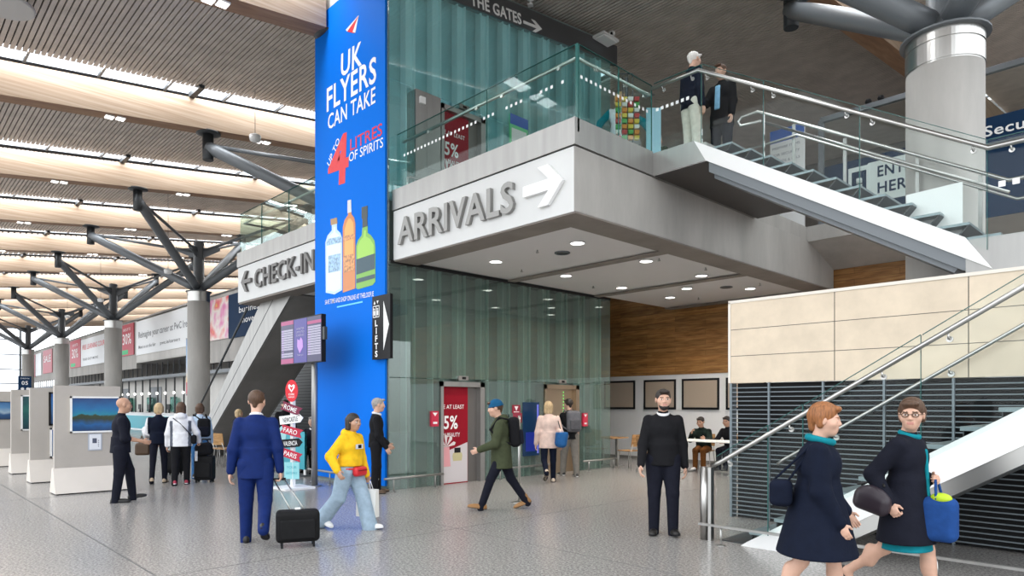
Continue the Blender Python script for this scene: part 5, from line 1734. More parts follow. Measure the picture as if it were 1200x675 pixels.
class Person:
    def __init__(self, label, px, dist, phi, H, pose, group=None, z0=0.0, xy=None, cat='person'):
        """placed on the view ray of image column px at a distance in metres; phi = way it faces (0 away, 90 right, 180 towards, -90 left)"""
        u = (px - 600) / 788.0
        if xy is None:
            d = ray(px, 474)
            xy = (d[0] * dist, d[1] * dist)
        fw = np.array([-math.sin(YAW), math.cos(YAW)]); rt = np.array([math.cos(YAW), math.sin(YAW)])
        a = math.radians(phi) + math.atan(u)
        fdir = fw * math.cos(a) + rt * math.sin(a)
        rz = math.atan2(-fdir[0], fdir[1])
        self.t = thing('person', label, cat, (xy[0], xy[1], z0), rz, group)
        self.H, self.pose = H, pose
        self.skel()
    def skel(self):
        H, p = self.H, self.pose
        lean = rotm((1, 0, 0), -p.get('lean', 0))
        hipw, shw = .052 * H * p.get('hipw', 1), .100 * H * p.get('shw', 1)
        J = {}
        hip = np.zeros(3)
        lo = []
        for s, n in ((-1, 'L'), (1, 'R')):
            hf, kb, ab = p.get('leg' + n, (0, 0, 2))[:3]
            toe = p.get('leg' + n, (0, 0, 2))
            toe = toe[3] if len(toe) > 3 else 0
            h = hip + np.array([s * hipw, 0, 0])
            d1 = rotm((0, 1, 0), -s * ab) @ (rotm((1, 0, 0), hf) @ np.array([0, 0, -1.0]))
            kn = h + d1 * .245 * H
            d2 = rotm((0, 1, 0), -s * ab * .3) @ (rotm((1, 0, 0), hf - kb) @ np.array([0, 0, -1.0]))
            an = kn + d2 * .235 * H
            fd = rotm((1, 0, 0), toe) @ np.array([0, 1.0, 0])
            fd = rotm((0, 0, 1), -s * 8) @ fd
            fu = rotm((0, 0, 1), -s * 8) @ (rotm((1, 0, 0), toe) @ np.array([0, 0, 1.0]))
            J['hip' + n], J['knee' + n], J['ank' + n], J['fd' + n], J['fu' + n] = h, kn, an, fd, fu
            sole = an - fu * .042 * H
            lo += [(sole + fd * .105 * H)[2], (sole - fd * .035 * H)[2]]
        up = -min(lo) if 'pz' not in p else p['pz']
        for k in list(J):
            if k[:2] not in ('fd', 'fu'): J[k] = J[k] + np.array([0, 0, up])
        P = np.array([0, 0, up])
        J['pel'] = P
        T = lambda v: P + lean @ np.array(v)
        J['waist'] = T([0, 0, .095 * H]); J['chest'] = T([0, .0, .20 * H]); J['neck'] = T([0, -.008 * H, .308 * H])
        J['lean'] = lean
        for s, n in ((-1, 'L'), (1, 'R')):
            f, a, e, inn = p.get('arm' + n, (5, 8, 10, 0))
            sh = T([s * shw, -.004 * H, .262 * H])
            d1 = rotm((0, 1, 0), -s * a) @ (rotm((1, 0, 0), f) @ np.array([0, 0, -1.0]))
            el = sh + d1 * .175 * H
            d2 = rotm((1, 0, 0), f + e) @ np.array([0, 0, -1.0])
            d2 = rotm((0, 1, 0), -s * a * .5) @ d2
            d2 = n3(d2 + np.array([-s, 0, 0]) * math.tan(math.radians(inn)))
            wr = el + d2 * .145 * H
            J['sh' + n], J['el' + n], J['wr' + n], J['hd' + n] = sh, el, wr, d2
        J['lean'] = lean
        hy, hp, ht = p.get('head', (0, 0, 0))
        Rh = lean if p.get('headlean', False) else np.eye(3)
        Rh = Rh @ rotm((0, 0, 1), -hy) @ rotm((1, 0, 0), -hp) @ rotm((0, 1, 0), ht)
        J['Rh'] = Rh
        hh = .142 * H
        nb = J['neck']
        J['head'] = nb + np.array([0, .022 * H, .004 * H]) + Rh @ np.array([0, .004 * H, .021 * H + hh * .5])
        self.J, self.hh = J, hh
    # ---- body: one continuous surface (torso, limbs, neck, head, hands)
    def body(self, skin='light', hair=None, brow=True, fat=1.0, fine=.0065, bare=False):
        J, H, hh = self.J, self.H, self.hh
        s = SDF(.03)
        L = J['lean']
        s.ell(J['pel'], (.085 * H * fat, .06 * H * fat, .07 * H), L)
        s.ell(J['waist'], (.072 * H * fat, .052 * H * fat, .09 * H), L)
        s.ell(J['chest'], (.088 * H * fat, .056 * H * fat, .095 * H), L)
        for n in 'LR': s.cap(J['neck'] - L @ np.array([0, 0, .045 * H]), J['sh' + n] - L @ np.array([0, 0, .008 * H]), .028 * H, .024 * H)
        s.cap(J['neck'] - L @ np.array([0, 0, .02 * H]), J['head'] - J['Rh'] @ np.array([0, .01 * H, .25 * hh]), .031 * H, .029 * H)
        for n in 'LR':
            g = 1.0 if bare else .74
            s.cap(J['hip' + n], J['knee' + n], .052 * H * fat * g, .032 * H * g, k=.03 * g)
            s.cap(J['knee' + n], J['ank' + n], .033 * H * g, .020 * H * g, k=.02 * g)
            if bare: s.ell(J['knee' + n] * .68 + J['ank' + n] * .32 + np.array([0, -.008 * H, 0]), (.031 * H, .033 * H, .06 * H))
            s.cap(J['ank' + n] - (0 if bare else 1) * J['fu' + n] * .012 * H, J['ank' + n] - J['fu' + n] * .026 * H + J['fd' + n] * .085 * H, (.021 if bare else .013) * H, (.015 if bare else .009) * H)
            s.cap(J['sh' + n], J['el' + n], .028 * H, .021 * H)
            s.cap(J['el' + n], J['wr' + n], .022 * H, .0145 * H)
            s.cap(J['wr' + n], J['wr' + n] + J['hd' + n] * .02 * H, .0135 * H, .0125 * H)
        v, q = s.mesh(.016)
        parts = [(v, q, 0)]
        # head
        R, c = J['Rh'], J['head']
        hd = SDF(.03 * hh / .22)
        T = lambda x, y, z: c + R @ (np.array([x, y, z]) * hh)
        E = lambda p, r, **k: hd.ell(T(*p), np.array(r) * hh, R, **k)
        E((0, -.06, .13), (.335, .42, .37))
        E((0, .10, -.16), (.27, .29, .33))
        E((0, .22, -.33), (.16, .16, .17))
        hd.cap(T(-.15, .335, .09), T(.15, .335, .09), .055 * hh)
        hd.cap(T(0, .385, .06), T(0, .455, -.10), .030 * hh, .050 * hh, k=.02)
        E((-.05, .41, -.12), (.04, .05, .035), k=.015); E((.05, .41, -.12), (.04, .05, .035), k=.015)
        hd.ell(T(-.145, .40, .015), np.array((.085, .07, .05)) * hh, R, k=.012, sub=True)
        hd.ell(T(.145, .40, .015), np.array((.085, .07, .05)) * hh, R, k=.012, sub=True)
        E((-.145, .335, .012), (.07, .06, .055), k=.004); E((.145, .335, .012), (.07, .06, .055), k=.004)
        hd.cap(T(-.085, .375, -.235), T(.085, .375, -.235), .030 * hh, k=.012)
        hd.cap(T(-.07, .37, -.285), T(.07, .37, -.285), .032 * hh, k=.012)
        E((-.345, -.03, -.01), (.045, .10, .14), k=.01); E((.345, -.03, -.01), (.045, .10, .14), k=.01)
        E((-.20, .25, -.11), (.11, .11, .10)); E((.20, .25, -.11), (.11, .11, .10))
        hd.cap(T(0, -.05, -.2), J['neck'] - L @ np.array([0, 0, .01 * H]), .030 * H, .033 * H)
        v, q = hd.mesh(fine)
        parts.append((v, q, 0))
        nh = len(v)
        # hands
        for n, sg in (('L', -1), ('R', 1)):
            parts.append((*self.hand(n, sg), 0))
        def classify(cn, mi):
            loc = ((cn - c) @ R) / hh
            x, y, z = loc[:, 0], loc[:, 1], loc[:, 2]
            mi = mi.copy()
            mi[(np.abs(x) < .095) & (z > -.300) & (z < -.222) & (y > .35) & (y < .55)] = 1
            ex = np.abs(np.abs(x) - .145)
            mi[(ex < .055) & (np.abs(z - .012) < .020) & (y > .30) & (y < .5)] = 2
            mi[(ex < .028) & (np.abs(z - .012) < .026) & (y > .30) & (y < .5)] = 3
            if brow: mi[(ex < .085) & (z > .085) & (z < .125) & (y > .30) & (y < .5)] = 4
            return mi
        return soft_object('body', parts, [SKIN[skin], M_lip, M_eyew, M_iris, hair or M_iris], self.t, classify)
    def hand(self, n, sg, res=.0052):
        J, H = self.J, self.H
        d = J['hd' + n]
        curl = self.pose.get('curl' + n, 25)
        w0 = J['wr' + n] + d * .012 * H
        inward = np.array([-sg, 0, 0.0])
        pn = self.pose.get('palm' + n)
        if pn is not None: inward = np.array(pn, float)
        nn = n3(inward - d * (inward @ d))              # palm faces this way
        fwd = np.cross(d, nn) * (1 if sg > 0 else -1)   # thumb side
        if pn is None and fwd[1] < 0 and abs(d[2]) > .5: fwd = -fwd
        S = H / 1.75
        h = SDF(.008)
        pc = w0 + d * .045 * S
        Rm = np.stack([n3(fwd), n3(nn), n3(d)], 1)
        h.ell(pc, np.array((.041, .017, .052)) * S, Rm)
        h.cap(J['wr' + n] - d * .01, pc, .019 * S, .02 * S)
        self.J['grip' + n] = w0 + d * .085 * S + nn * .022 * S
        for i, (off, ln) in enumerate(((.028, .070), (.009, .079), (-.011, .073), (-.029, .056))):
            b = w0 + d * .083 * S + fwd * off * S
            c1 = rotm(np.cross(d, nn), curl) @ d
            c2 = rotm(np.cross(d, nn), curl * 2.1) @ d
            c3 = rotm(np.cross(d, nn), curl * 2.9) @ d
            m1 = b + c1 * ln * .42 * S
            m2 = m1 + c2 * ln * .33 * S
            m3 = m2 + c3 * ln * .25 * S
            h.cap(b - d * .01 * S, m1, .0090 * S, .0085 * S, k=.006)
            h.cap(m1, m2, .0085 * S, .0078 * S, k=.004)
            h.cap(m2, m3, .0078 * S, .0066 * S, k=.004)
        b = w0 + d * .022 * S + fwd * .030 * S
        m1 = b + (fwd * .68 + d * .62 + nn * .35) * .034 * S
        m2 = m1 + (fwd * .20 + d * .85 + nn * .45) * .030 * S
        h.cap(b, m1, .0125 * S, .0105 * S, k=.008).cap(m1, m2, .0105 * S, .0080 * S, k=.004)
        return h.mesh(res)
    # ---- clothes
    def top(self, mat, name='jumper', hem=-.06, fat=1.0, loose=.0, sleeve=1.0, flare=1.0, res=.0115, cuff=1.0, collar=True, armmat=None, classify=None, mats=None, hood=False, neck_open=0.0):
        J, H = self.J, self.H
        L = J['lean']
        s = SDF(.028)
        t = .008 + loose
        P = J['pel']
        T = lambda v: P + L @ (np.array(v) * H)
        s.ell(T((0, 0, .20)), (.092 * H * fat + t, .062 * H * fat + t, .11 * H), L)
        s.ell(T((0, .004, .095)), (.080 * H * fat + t, .060 * H * fat + t, .10 * H), L)
        sw = self.pose.get('shw', 1)
        for sx in (-1, 1): s.cap(T((sx * .018, -.006, .276)), T((sx * .082 * sw, -.004, .243)), .037 * H + t * .3, .036 * H + t * .3, k=.035)
        s.cap(T((0, -.004, .282)), T((0, -.002, .312 if collar else .298)), .046 * H, .036 * H)
        hz = hem * H
        a, b = T((0, 0, .10)), P + np.array([0, 0, hz])
        s.frus((a[0], a[1], a[2]), (b[0], b[1], b[2]), (.082 * H * fat + t, .062 * H * fat + t), ((.092 * H * fat + t) * flare, (.070 * H * fat + t) * flare), k=.02)
        for n in 'LR':
            s.cap(J['sh' + n], J['el' + n], .032 * H + t * .6, .028 * H + t * .7)
            if sleeve > .55:
                e = J['el' + n] + (J['wr' + n] - J['el' + n]) * ((sleeve - .5) * 2)
                s.cap(J['el' + n], e, .028 * H + t * .7, (.0215 * H + t * .5) * cuff)
        if hood:
            s.ell(T((0, -.052, .305)), (.062 * H, .040 * H, .045 * H), L)
            s.cap(T((-.05, -.02, .312)), T((.05, -.02, .312)), .024 * H)
        if neck_open:
            s.cap(T((0, .055, .33)), T((0, .085, .33 - neck_open)), .026 * H, .006 * H, sub=True, k=.008)
        v, q = s.mesh(res)
        return soft_object(name, [(v, q, 0)], mats or [mat], self.t, classify)
    def coat(self, mat, hemz, flare=1.5, name='coat', fat=1.0, sleeve=1.0, res=.012, loose=.012):
        """long coat: hem at height hemz above the floor"""
        return self.top(mat, name, (hemz - self.J['pel'][2]) / self.H, fat, loose, sleeve, flare, res)
    def trousers(self, mat, wide=1.0, name='trousers', fat=1.0, hemw=1.0, res=.0115, short=0.0, crease=True):
        J, H = self.J, self.H
        s = SDF(.022)
        s.ell(J['pel'] + np.array([0, 0, .0]), (.094 * H * fat, .070 * H * fat, .062 * H))
        s.frus(J['pel'] + np.array([0, 0, -.01]), J['pel'] + np.array([0, 0, .058 * H]), (.090 * H * fat, .066 * H * fat), (.084 * H * fat, .062 * H * fat))
        for n in 'LR':
            h, k, a = J['hip' + n], J['knee' + n], J['ank' + n]
            a2 = a + (k - a) * short + (a - k) * (.16 if not short else 0)
            s.cap(h + np.array([0, -.004 * H, -.01 * H]), k, .060 * H * fat * min(wide, 1.12), .041 * H * wide)
            s.cap(k, a2, .041 * H * wide, .032 * H * hemw * wide)
        v, q = s.mesh(res)
        return soft_object(name, [(v, q, 0)], [mat], self.t)
    def skirt(self, mat, hemz, r=.12, name='skirt'):
        J, H = self.J, self.H
        s = SDF(.02)
        p = J['pel']
        s.frus(p + np.array([0, 0, .06 * H]), (p[0], p[1], hemz), (.085 * H, .064 * H), (r * H, r * .85 * H))
        s.ell(p, (.09 * H, .066 * H, .06 * H))
        v, q = s.mesh(.012)
        return soft_object(name, [(v, q, 0)], [mat], self.t)
    def shoes(self, mat, sole=None, kind='shoe', heel=0.0, size=1.0):
        J, H = self.J, self.H
        for n in 'LR':
            a, fd, fu = J['ank' + n], J['fd' + n], J['fu' + n]
            sd = np.cross(fd, fu)
            R = np.stack([sd, fd, fu], 1)
            s = SDF(.015)
            base = a - fu * .042 * H
            c = base + fd * .036 * H + fu * .010 * H
            s.ell(c + fu * .004 * H, np.array((.026 * H, .080 * H, .026 * H)) * size, R)
            s.ell(base + fd * .085 * H + fu * .012 * H, np.array((.028, .042, .019)) * H * size, R)
            s.ell(base - fd * .012 * H + fu * .024 * H, np.array((.024, .032, .034)) * H * size, R)
            if kind == 'boot': s.cap(base + fu * .03 * H - fd * .004 * H, base + fu * .075 * H - fd * .006 * H, .027 * H, .029 * H)
            # flat sole: remove what lies under the sole plane
            s.p.append((lambda P, b=base, u=fu: (P - b) @ u, None, None, .002, True))
            v, q = s.mesh(.0085)
            so = soft_object(kind, [(v, q, 0)], [mat], self.t)
            s2 = SDF(.008)
            s2.ell(base + fd * .080 * H + fu * .004 * H, np.array((.029, .048, .013)) * H * size, R)
            s2.ell(base - fd * .004 * H + fu * .004 * H, np.array((.025, .045, .013)) * H * size, R)
            s2.ell(base + fd * .035 * H + fu * .004 * H, np.array((.025, .06, .012)) * H * size, R)
            s2.p.append((lambda P, b=base, u=fu: (P - b) @ u, None, None, .002, True))
            v, q = s2.mesh(.0085)
            soft_object('sole', [(v, q, 0)], [sole or M_black], so)
    def hair(self, mat, style='short'):
        c, R, hh = self.J['head'], self.J['Rh'], self.hh
        s = SDF(.02)
        T = lambda x, y, z: c + R @ (np.array([x, y, z]) * hh)
        E = lambda p, r, **k: s.ell(T(*p), np.array(r) * hh, R, **k)
        if style == 'bald_fringe':
            E((0, -.14, .0), (.36, .38, .22))
            E((0, -.06, .14), (.32, .40, .5), sub=True, k=.005)
            E((0, .30, .0), (.5, .33, .5), sub=True, k=.01)
        else:
            E((0, -.075, .16), (.365, .435, .385))
            if style in ('bob', 'long', 'medium'):
                dn = {'medium': -.32, 'bob': -.48, 'long': -.75}[style]
                for sx in (-1, 1):
                    s.cap(T(sx * .29, -.05, .1), T(sx * .31, -.05, dn + .08), .12 * hh, .10 * hh)
                    s.cap(T(sx * .18, -.28, .1), T(sx * .20, -.27, dn), .18 * hh, .14 * hh)
                s.cap(T(0, -.34, .1), T(0, -.30, dn), .19 * hh, .15 * hh)
            elif style == 'full':
                for sx in (-1, 1): s.cap(T(sx * .28, -.12, .12), T(sx * .29, -.12, -.16), .15 * hh, .11 * hh)
                s.cap(T(0, -.34, .12), T(0, -.34, -.26), .20 * hh, .13 * hh)
                E((0, -.05, .28), (.36, .42, .33))
            else:
                s.cap(T(0, -.32, .08), T(0, -.30, -.22), .16 * hh, .11 * hh)
                for sx in (-1, 1): s.cap(T(sx * .30, -.06, .1), T(sx * .31, -.04, -.04), .06 * hh, .04 * hh)
            E((0, .46, -.10), (.29 if style in ('bob', 'long', 'medium', 'full') else .36, .30, .37), sub=True, k=.012)
            if style == 'short': E((0, .12, -.30), (.5, .34, .30), sub=True, k=.01)
            if style in ('short', 'full'):
                E((0, .36, .38), (.26, .12, .10), k=.02)
        v, q = s.mesh(.0075)
        return soft_object('hair', [(v, q, 0)], [mat], self.t)
    def beanie(self, mat):
        c, R, hh = self.J['head'], self.J['Rh'], self.hh
        s = SDF(.015)
        T = lambda x, y, z: c + R @ (np.array([x, y, z]) * hh)
        s.ell(T(0, -.06, .20), np.array((.39, .46, .40)) * hh, R)
        s.cut(T(0, 0, .13), R @ np.array([0, .12, -1]))
        s.p[-1] = (lambda P, p=T(0, 0, .12), u=R @ n3([0, .10, 1]): (P - p) @ u, None, None, .003, True)
        v, q = s.mesh(.008)
        h = soft_object('beanie', [(v, q, 0)], [mat], self.t)
        s = SDF(.01)
        for k in range(20):
            a0, a1 = 2 * math.pi * k / 20, 2 * math.pi * (k + 1) / 20
            s.cap(T(.385 * math.cos(a0), -.06 + .455 * math.sin(a0), .15 - .03 * math.sin(a0)), T(.385 * math.cos(a1), -.06 + .455 * math.sin(a1), .15 - .03 * math.sin(a1)), .045 * hh)
        v, q = s.mesh(.008)
        soft_object('turn_up', [(v, q, 0)], [mat], h)
        return h
    def collar(self, mat, name='shirt_collar', big=1.0, z=.302):
        J, H = self.J, self.H
        s = SDF(.008)
        L, P = J['lean'], J['pel']
        for k in range(16):
            a0, a1 = 2 * math.pi * k / 16, 2 * math.pi * (k + 1) / 16
            p0 = P + L @ (np.array([.033 * math.cos(a0) * big, .004 + .035 * math.sin(a0) * big, z + .010 - .010 * math.sin(a0)]) * H)
            p1 = P + L @ (np.array([.033 * math.cos(a1) * big, .004 + .035 * math.sin(a1) * big, z + .010 - .010 * math.sin(a1)]) * H)
            s.cap(p0, p1, .0105 * H * big)
        v, q = s.mesh(.008)
        return soft_object(name, [(v, q, 0)], [mat], self.t)
    def beard(self, mat):
        c, R, hh = self.J['head'], self.J['Rh'], self.hh
        s = SDF(.02)
        T = lambda x, y, z: c + R @ (np.array([x, y, z]) * hh)
        E = lambda p, r, **k: s.ell(T(*p), np.array(r) * hh, R, **k)
        E((0, .235, -.36), (.19, .185, .16))
        for sx in (-1, 1): s.cap(T(sx * .265, .12, -.10), T(sx * .16, .24, -.34), .045 * hh, .08 * hh)
        s.cap(T(-.09, .385, -.195), T(.09, .385, -.195), .026 * hh)
        E((0, .42, -.255), (.10, .10, .045), sub=True, k=.004)
        v, q = s.mesh(.007)
        return soft_object('beard', [(v, q, 0)], [mat], self.t)
    def glasses(self, mat):
        c, R, hh = self.J['head'], self.J['Rh'], self.hh
        T = lambda x, y, z: Vector(c + R @ (np.array([x, y, z]) * hh))
        mb = MB()
        for sx in (-1, 1):
            pts = [T(sx * .15 + .095 * math.cos(a), .445, .015 + .07 * math.sin(a)) for a in [2 * math.pi * k / 14 for k in range(15)]]
            mb.tube(pts, .0035, 6)
            mb.tube([T(sx * .245, .44, .03), T(sx * .34, .30, .03), T(sx * .37, -.03, .02)], .003, 6)
        mb.tube([T(-.055, .445, .03), T(.055, .445, .03)], .003, 6)
        return mb.build('glasses', mat, self.t, local=True)
    def world(self, p):
        return Matrix.Translation(self.t.location) @ Matrix.Rotation(self.t.rotation_euler[2], 4, 'Z') @ Vector(p)
    def at(self, p): return self.world(p)
def soft_thing(name, label, cat, person, sdfs, group=None, base=None):
    """a bag or pack carried by a person: parts are (part name, SDF in the person's frame, material, resolution)"""
    p0 = Vector(base)
    t = thing(name, label, cat, person.world(p0), person.t.rotation_euler[2], group)
    for (pn, s, mat, res) in sdfs:
        if isinstance(s, MB):
            s.v = [tuple(np.array(q) - np.array(p0)) for q in s.v]
            s.build(pn, mat, t, local=True)
        else:
            v, q = s.mesh(res)
            soft_object(pn, [(v - np.array(p0), q, 0)], [mat], t)
    return t

# ------------------------------------------------------------------ the people in the hall
H_dark = plain('hair_dark', (.022, .015, .012), .55, noise=.3, scale=30, stretch=(3, 3, .5), bump=.3)
H_brown = plain('hair_brown', (.085, .042, .022), .55, noise=.3, scale=30, stretch=(3, 3, .5), bump=.3)
H_auburn = plain('hair_auburn', (.27, .10, .03), .55, noise=.35, scale=30, stretch=(3, 3, .5), bump=.3)
H_blond = plain('hair_blond', (.50, .36, .20), .55, noise=.3, scale=30, stretch=(3, 3, .5), bump=.3)
H_grey = plain('hair_grey', (.34, .31, .29), .55, noise=.3, scale=30, stretch=(3, 3, .5), bump=.3)
H_white = plain('hair_white', (.72, .69, .66), .55, noise=.15, scale=30, stretch=(3, 3, .5), bump=.3)
K_black = cloth('cloth_black', (.010, .010, .012))
K_ink = cloth('cloth_ink', (.009, .010, .018))
K_navy = cloth('cloth_navy', (.005, .008, .020))
K_blue = cloth('suit_blue', (.005, .018, .105), .7)
K_white = cloth('cloth_white', (.74, .74, .77))
K_yellow = cloth('hoodie_yellow', (.83, .50, .02))
K_jean_l = cloth('jeans_light', (.32, .42, .52))
K_jean = cloth('jeans_blue', (.05, .16, .36))
K_denim = cloth('denim_pale', (.45, .56, .70))
K_olive = cloth('coat_olive', (.055, .065, .035))
K_pink = cloth('coat_blush', (.66, .50, .44))
K_grey = cloth('trousers_grey', (.20, .185, .165))
K_cream = cloth('trousers_cream', (.62, .60, .53))
K_teal = cloth('cloth_teal', (.006, .20, .25))
K_tan = plain('leather_tan', (.30, .15, .05), .5)
K_leather = plain('leather_black', (.012, .011, .011), .4)
K_brown = plain('leather_brown', (.085, .05, .028), .5)
K_sneaker = plain('shoe_white', (.78, .78, .78), .5)
K_red = plain('bag_red', (.62, .02, .03), .45)

# businessman in blue
P = Person('person in a blue suit seen from behind, pulling a black case by its handle', 300, 7.83, 4, 1.77,
           dict(legL=(3, 3, 2), legR=(-12, 42, 2, -35), armL=(-4, 13, 10, 0), armR=(-14, 12, 14, 0), head=(12, 4, 0), lean=3, curlR=45))
P.body('light', H_brown); P.hair(H_brown, 'short')
P.top(K_blue, 'jacket', -.10, 1.06, .012, 1.0, 1.04)
P.trousers(K_blue, 1.08, fat=1.02); P.shoes(K_leather); P.collar(K_white)
biz = P
hg = P.at(P.J['gripR'])
def trolley(name, label, base, rz, w, h, d, tilt, mat, group=None, handle=None, hl=.45, wheels=True, feet=False):
    """upright trolley case; local x = width, y = depth; tilted about its wheels"""
    t = thing(name, label, 'suitcase', base, rz, group)
    R = Matrix.Rotation(math.radians(tilt), 3, 'X')
    Rn = np.array(R)
    tr = lambda v: np.array(v) @ Rn.T
    s = SDF(.01)
    s.box(Rn @ np.array([0, 0, h / 2 + .045]), (w / 2, d / 2, h / 2), Rn, .045)
    v, q = s.mesh(.011)
    b = soft_object('case_body', [(v, q, 0)], [mat], t)
    s = SDF(.004)
    s.box(Rn @ np.array([0, -d / 2 - .012, h * .42 + .045]), (w * .40, .025, h * .30), Rn, .02)
    v, q = s.mesh(.011)
    soft_object('front_pocket', [(v, q, 0)], [mat], t)
    mb = MB()
    for sx in (-1, 1):
        mb.tube([Rn @ np.array([sx * w * .22, d / 2 - .02, h]), Rn @ np.array([sx * w * .22, d / 2 - .02, h + hl])], .008, 8)
    mb.build('handle_bar', M_steel, t, local=True)
    MB().tube([Rn @ np.array([-w * .24, d / 2 - .02, h + hl]), Rn @ np.array([w * .24, d / 2 - .02, h + hl])], .016, 10).build('handle_grip', M_black, t, local=True)
    for sx in (-1, 1):
        for sy in ((-1, 1) if tilt == 0 else (1,)):
            c = Rn @ np.array([sx * (w / 2 - .05), sy * (d / 2 - .04), .03])
            MB().tube([c - np.array([.014, 0, 0]), c + np.array([.014, 0, 0])], .03, 14).build('wheel', M_black, t, local=True)
    return t
case_m = cloth('case_black', (.010, .010, .011), .7, .2)
b = onZ(349, 640, 0)
rzc = biz.t.rotation_euler[2] + .05
hv = Vector((hg.x - b.x, hg.y - b.y, hg.z))
t = thing('suitcase', 'small wide black trolley case pulled behind the person in the blue suit', 'suitcase', (b.x, b.y, 0), rzc)
s = SDF(.012); s.box((0, 0, .235), (.235, .12, .175), None, .05)
v, q = s.mesh(.011); soft_object('case_body', [(v, q, 0)], [case_m], t)
s = SDF(.006); s.box((0, -.125, .21), (.19, .02, .11), None, .018)
v, q = s.mesh(.009); soft_object('front_pocket', [(v, q, 0)], [case_m], t)
Ri = Matrix.Rotation(-rzc, 3, 'Z')
hl_ = Ri @ hv
mb = MB()
for sx in (-.075, .075): mb.tube([(sx, .06, .40), (hl_.x + sx * .75, hl_.y, hl_.z)], .008, 8)
mb.build('handle_bar', M_inox, t, local=True)
MB().tube([(hl_.x - .075, hl_.y, hl_.z), (hl_.x + .075, hl_.y, hl_.z)], .015, 10).build('handle_grip', M_black, t, local=True)
MB().box(-.03, .03, .03, .09, .395, .425).build('handle_plate', M_white, t, local=True)
for sx in (-.17, .17):
    MB().tube([(sx - .015, .07, .03), (sx + .015, .07, .03)], .03, 14).build('wheel', M_black, t, local=True)
    MB().box(sx - .012, sx + .012, -.09, -.06, 0, .07).build('foot', M_black, t, local=True)

# person in yellow
P = Person('person in a yellow hooded top and pale wide jeans, with a red waist bag', 410, 8.64, 128, 1.52,
           dict(legL=(20, 4, 2, 6), legR=(-16, 26, 2, -18), armR=(-22, 30, 62, 0), armL=(4, 9, 14, 0), head=(6, 3, 0), lean=3, hipw=1.1, curlL=55))
P.body('tan', H_dark, fat=1.1); P.hair(H_dark, 'bob')
P.top(K_yellow, 'hooded_top', .035, 1.22, .022, 1.0, .98, cuff=1.05, hood=True)
P.trousers(K_jean_l, 1.45, fat=1.12, hemw=1.45); P.shoes(K_sneaker, K_sneaker, 'shoe', 0, 1.05)
cpz = P.J['pel'] + P.J['lean'] @ np.array([.02, 0, .20 * P.H])
yc = .062 * P.H * 1.22 + .034
mb = MB()
mb.plate([(-.075, -.03), (.075, -.03), (.075, .03), (-.075, .03)], (cpz[0], cpz[1] + yc, cpz[2]), (-1, 0, 0), EZ, .004)
mb.plate([(-.03, -.022), (.035, -.022), (.035, .022), (-.03, .022)], (cpz[0], cpz[1] + yc + .004, cpz[2]), (-1, 0, 0), EZ, .002, 1)
mb.build('chest_print', [K_white, K_ink], P.t, local=True)
p = P.J['pel']
s = SDF(.01); s.box(p + np.array([-.01, .150, -.015]), (.115, .045, .062), None, .04)
st = SDF(.01)
for k in range(24):
    a0, a1 = 2 * math.pi * k / 24, 2 * math.pi * (k + 1) / 24
    st.cap(p + np.array([.178 * math.cos(a0), .135 * math.sin(a0), .02]), p + np.array([.178 * math.cos(a1), .135 * math.sin(a1), .02]), .011)
zp = MB().tube([p + np.array([-.10, .197, .0]), p + np.array([.08, .197, .0])], .004, 6)
soft_thing('waist_bag', 'bright red waist bag worn over the pale wide jeans', 'bag', P, [('pouch', s, K_red, .009), ('strap', st, K_red, .009), ('zip', zp, M_black, 0)], None, p + np.array([0, .15, -.08]))
g = P.J['gripL']
sb = MB()
w_, d_, h_ = .155, .05, .36
top = g[2] - .10
sb.hexa([(g[0] - d_, g[1] - w_ * .95, top - h_), (g[0] + d_, g[1] - w_ * .95, top - h_), (g[0] + d_, g[1] + w_ * .95, top - h_), (g[0] - d_, g[1] + w_ * .95, top - h_),
         (g[0] - d_ * .6, g[1] - w_, top), (g[0] + d_ * .6, g[1] - w_, top), (g[0] + d_ * .6, g[1] + w_, top), (g[0] - d_ * .6, g[1] + w_, top)])
hn = MB()
for sx in (-1, 1): hn.tube([(g[0] + sx * d_ * .6, g[1] - .07, top - .02), (g[0] + sx * .01, g[1] - .04, g[2]), (g[0] + sx * .01, g[1] + .04, g[2]), (g[0] + sx * d_ * .6, g[1] + .07, top - .02)], .005, 6)
pr = MB()
for k in range(4): pr.box(g[0] - d_ * 1.0, g[0] - d_ * .72, g[1] - .08, g[1] + .05, top - .12 - .035 * k, top - .11 - .035 * k)
soft_thing('shopping_bag', 'white paper shopping bag carried by the person in yellow', 'bag', P, [('bag', sb, plain('paper_white', (.78, .77, .74), .6), 0), ('handle', hn, K_white, 0)], None, (g[0], g[1], top - h_))

# person standing by the banner
P = Person('person in a black jumper standing in front of the blue banner, facing right', 441, 12.15, 84, 1.72,
           dict(legL=(4, 3, 2), legR=(-3, 2, 2), armR=(4, 7, 28, 4), armL=(8, 6, 40, 4), head=(0, 2, 0)))
P.body('light', H_grey); P.hair(H_grey, 'short'); P.collar(K_white, big=1.12)
P.top(K_black, 'jumper', -.04, 1.06, .006); P.trousers(K_black, 1.05); P.shoes(K_brown)

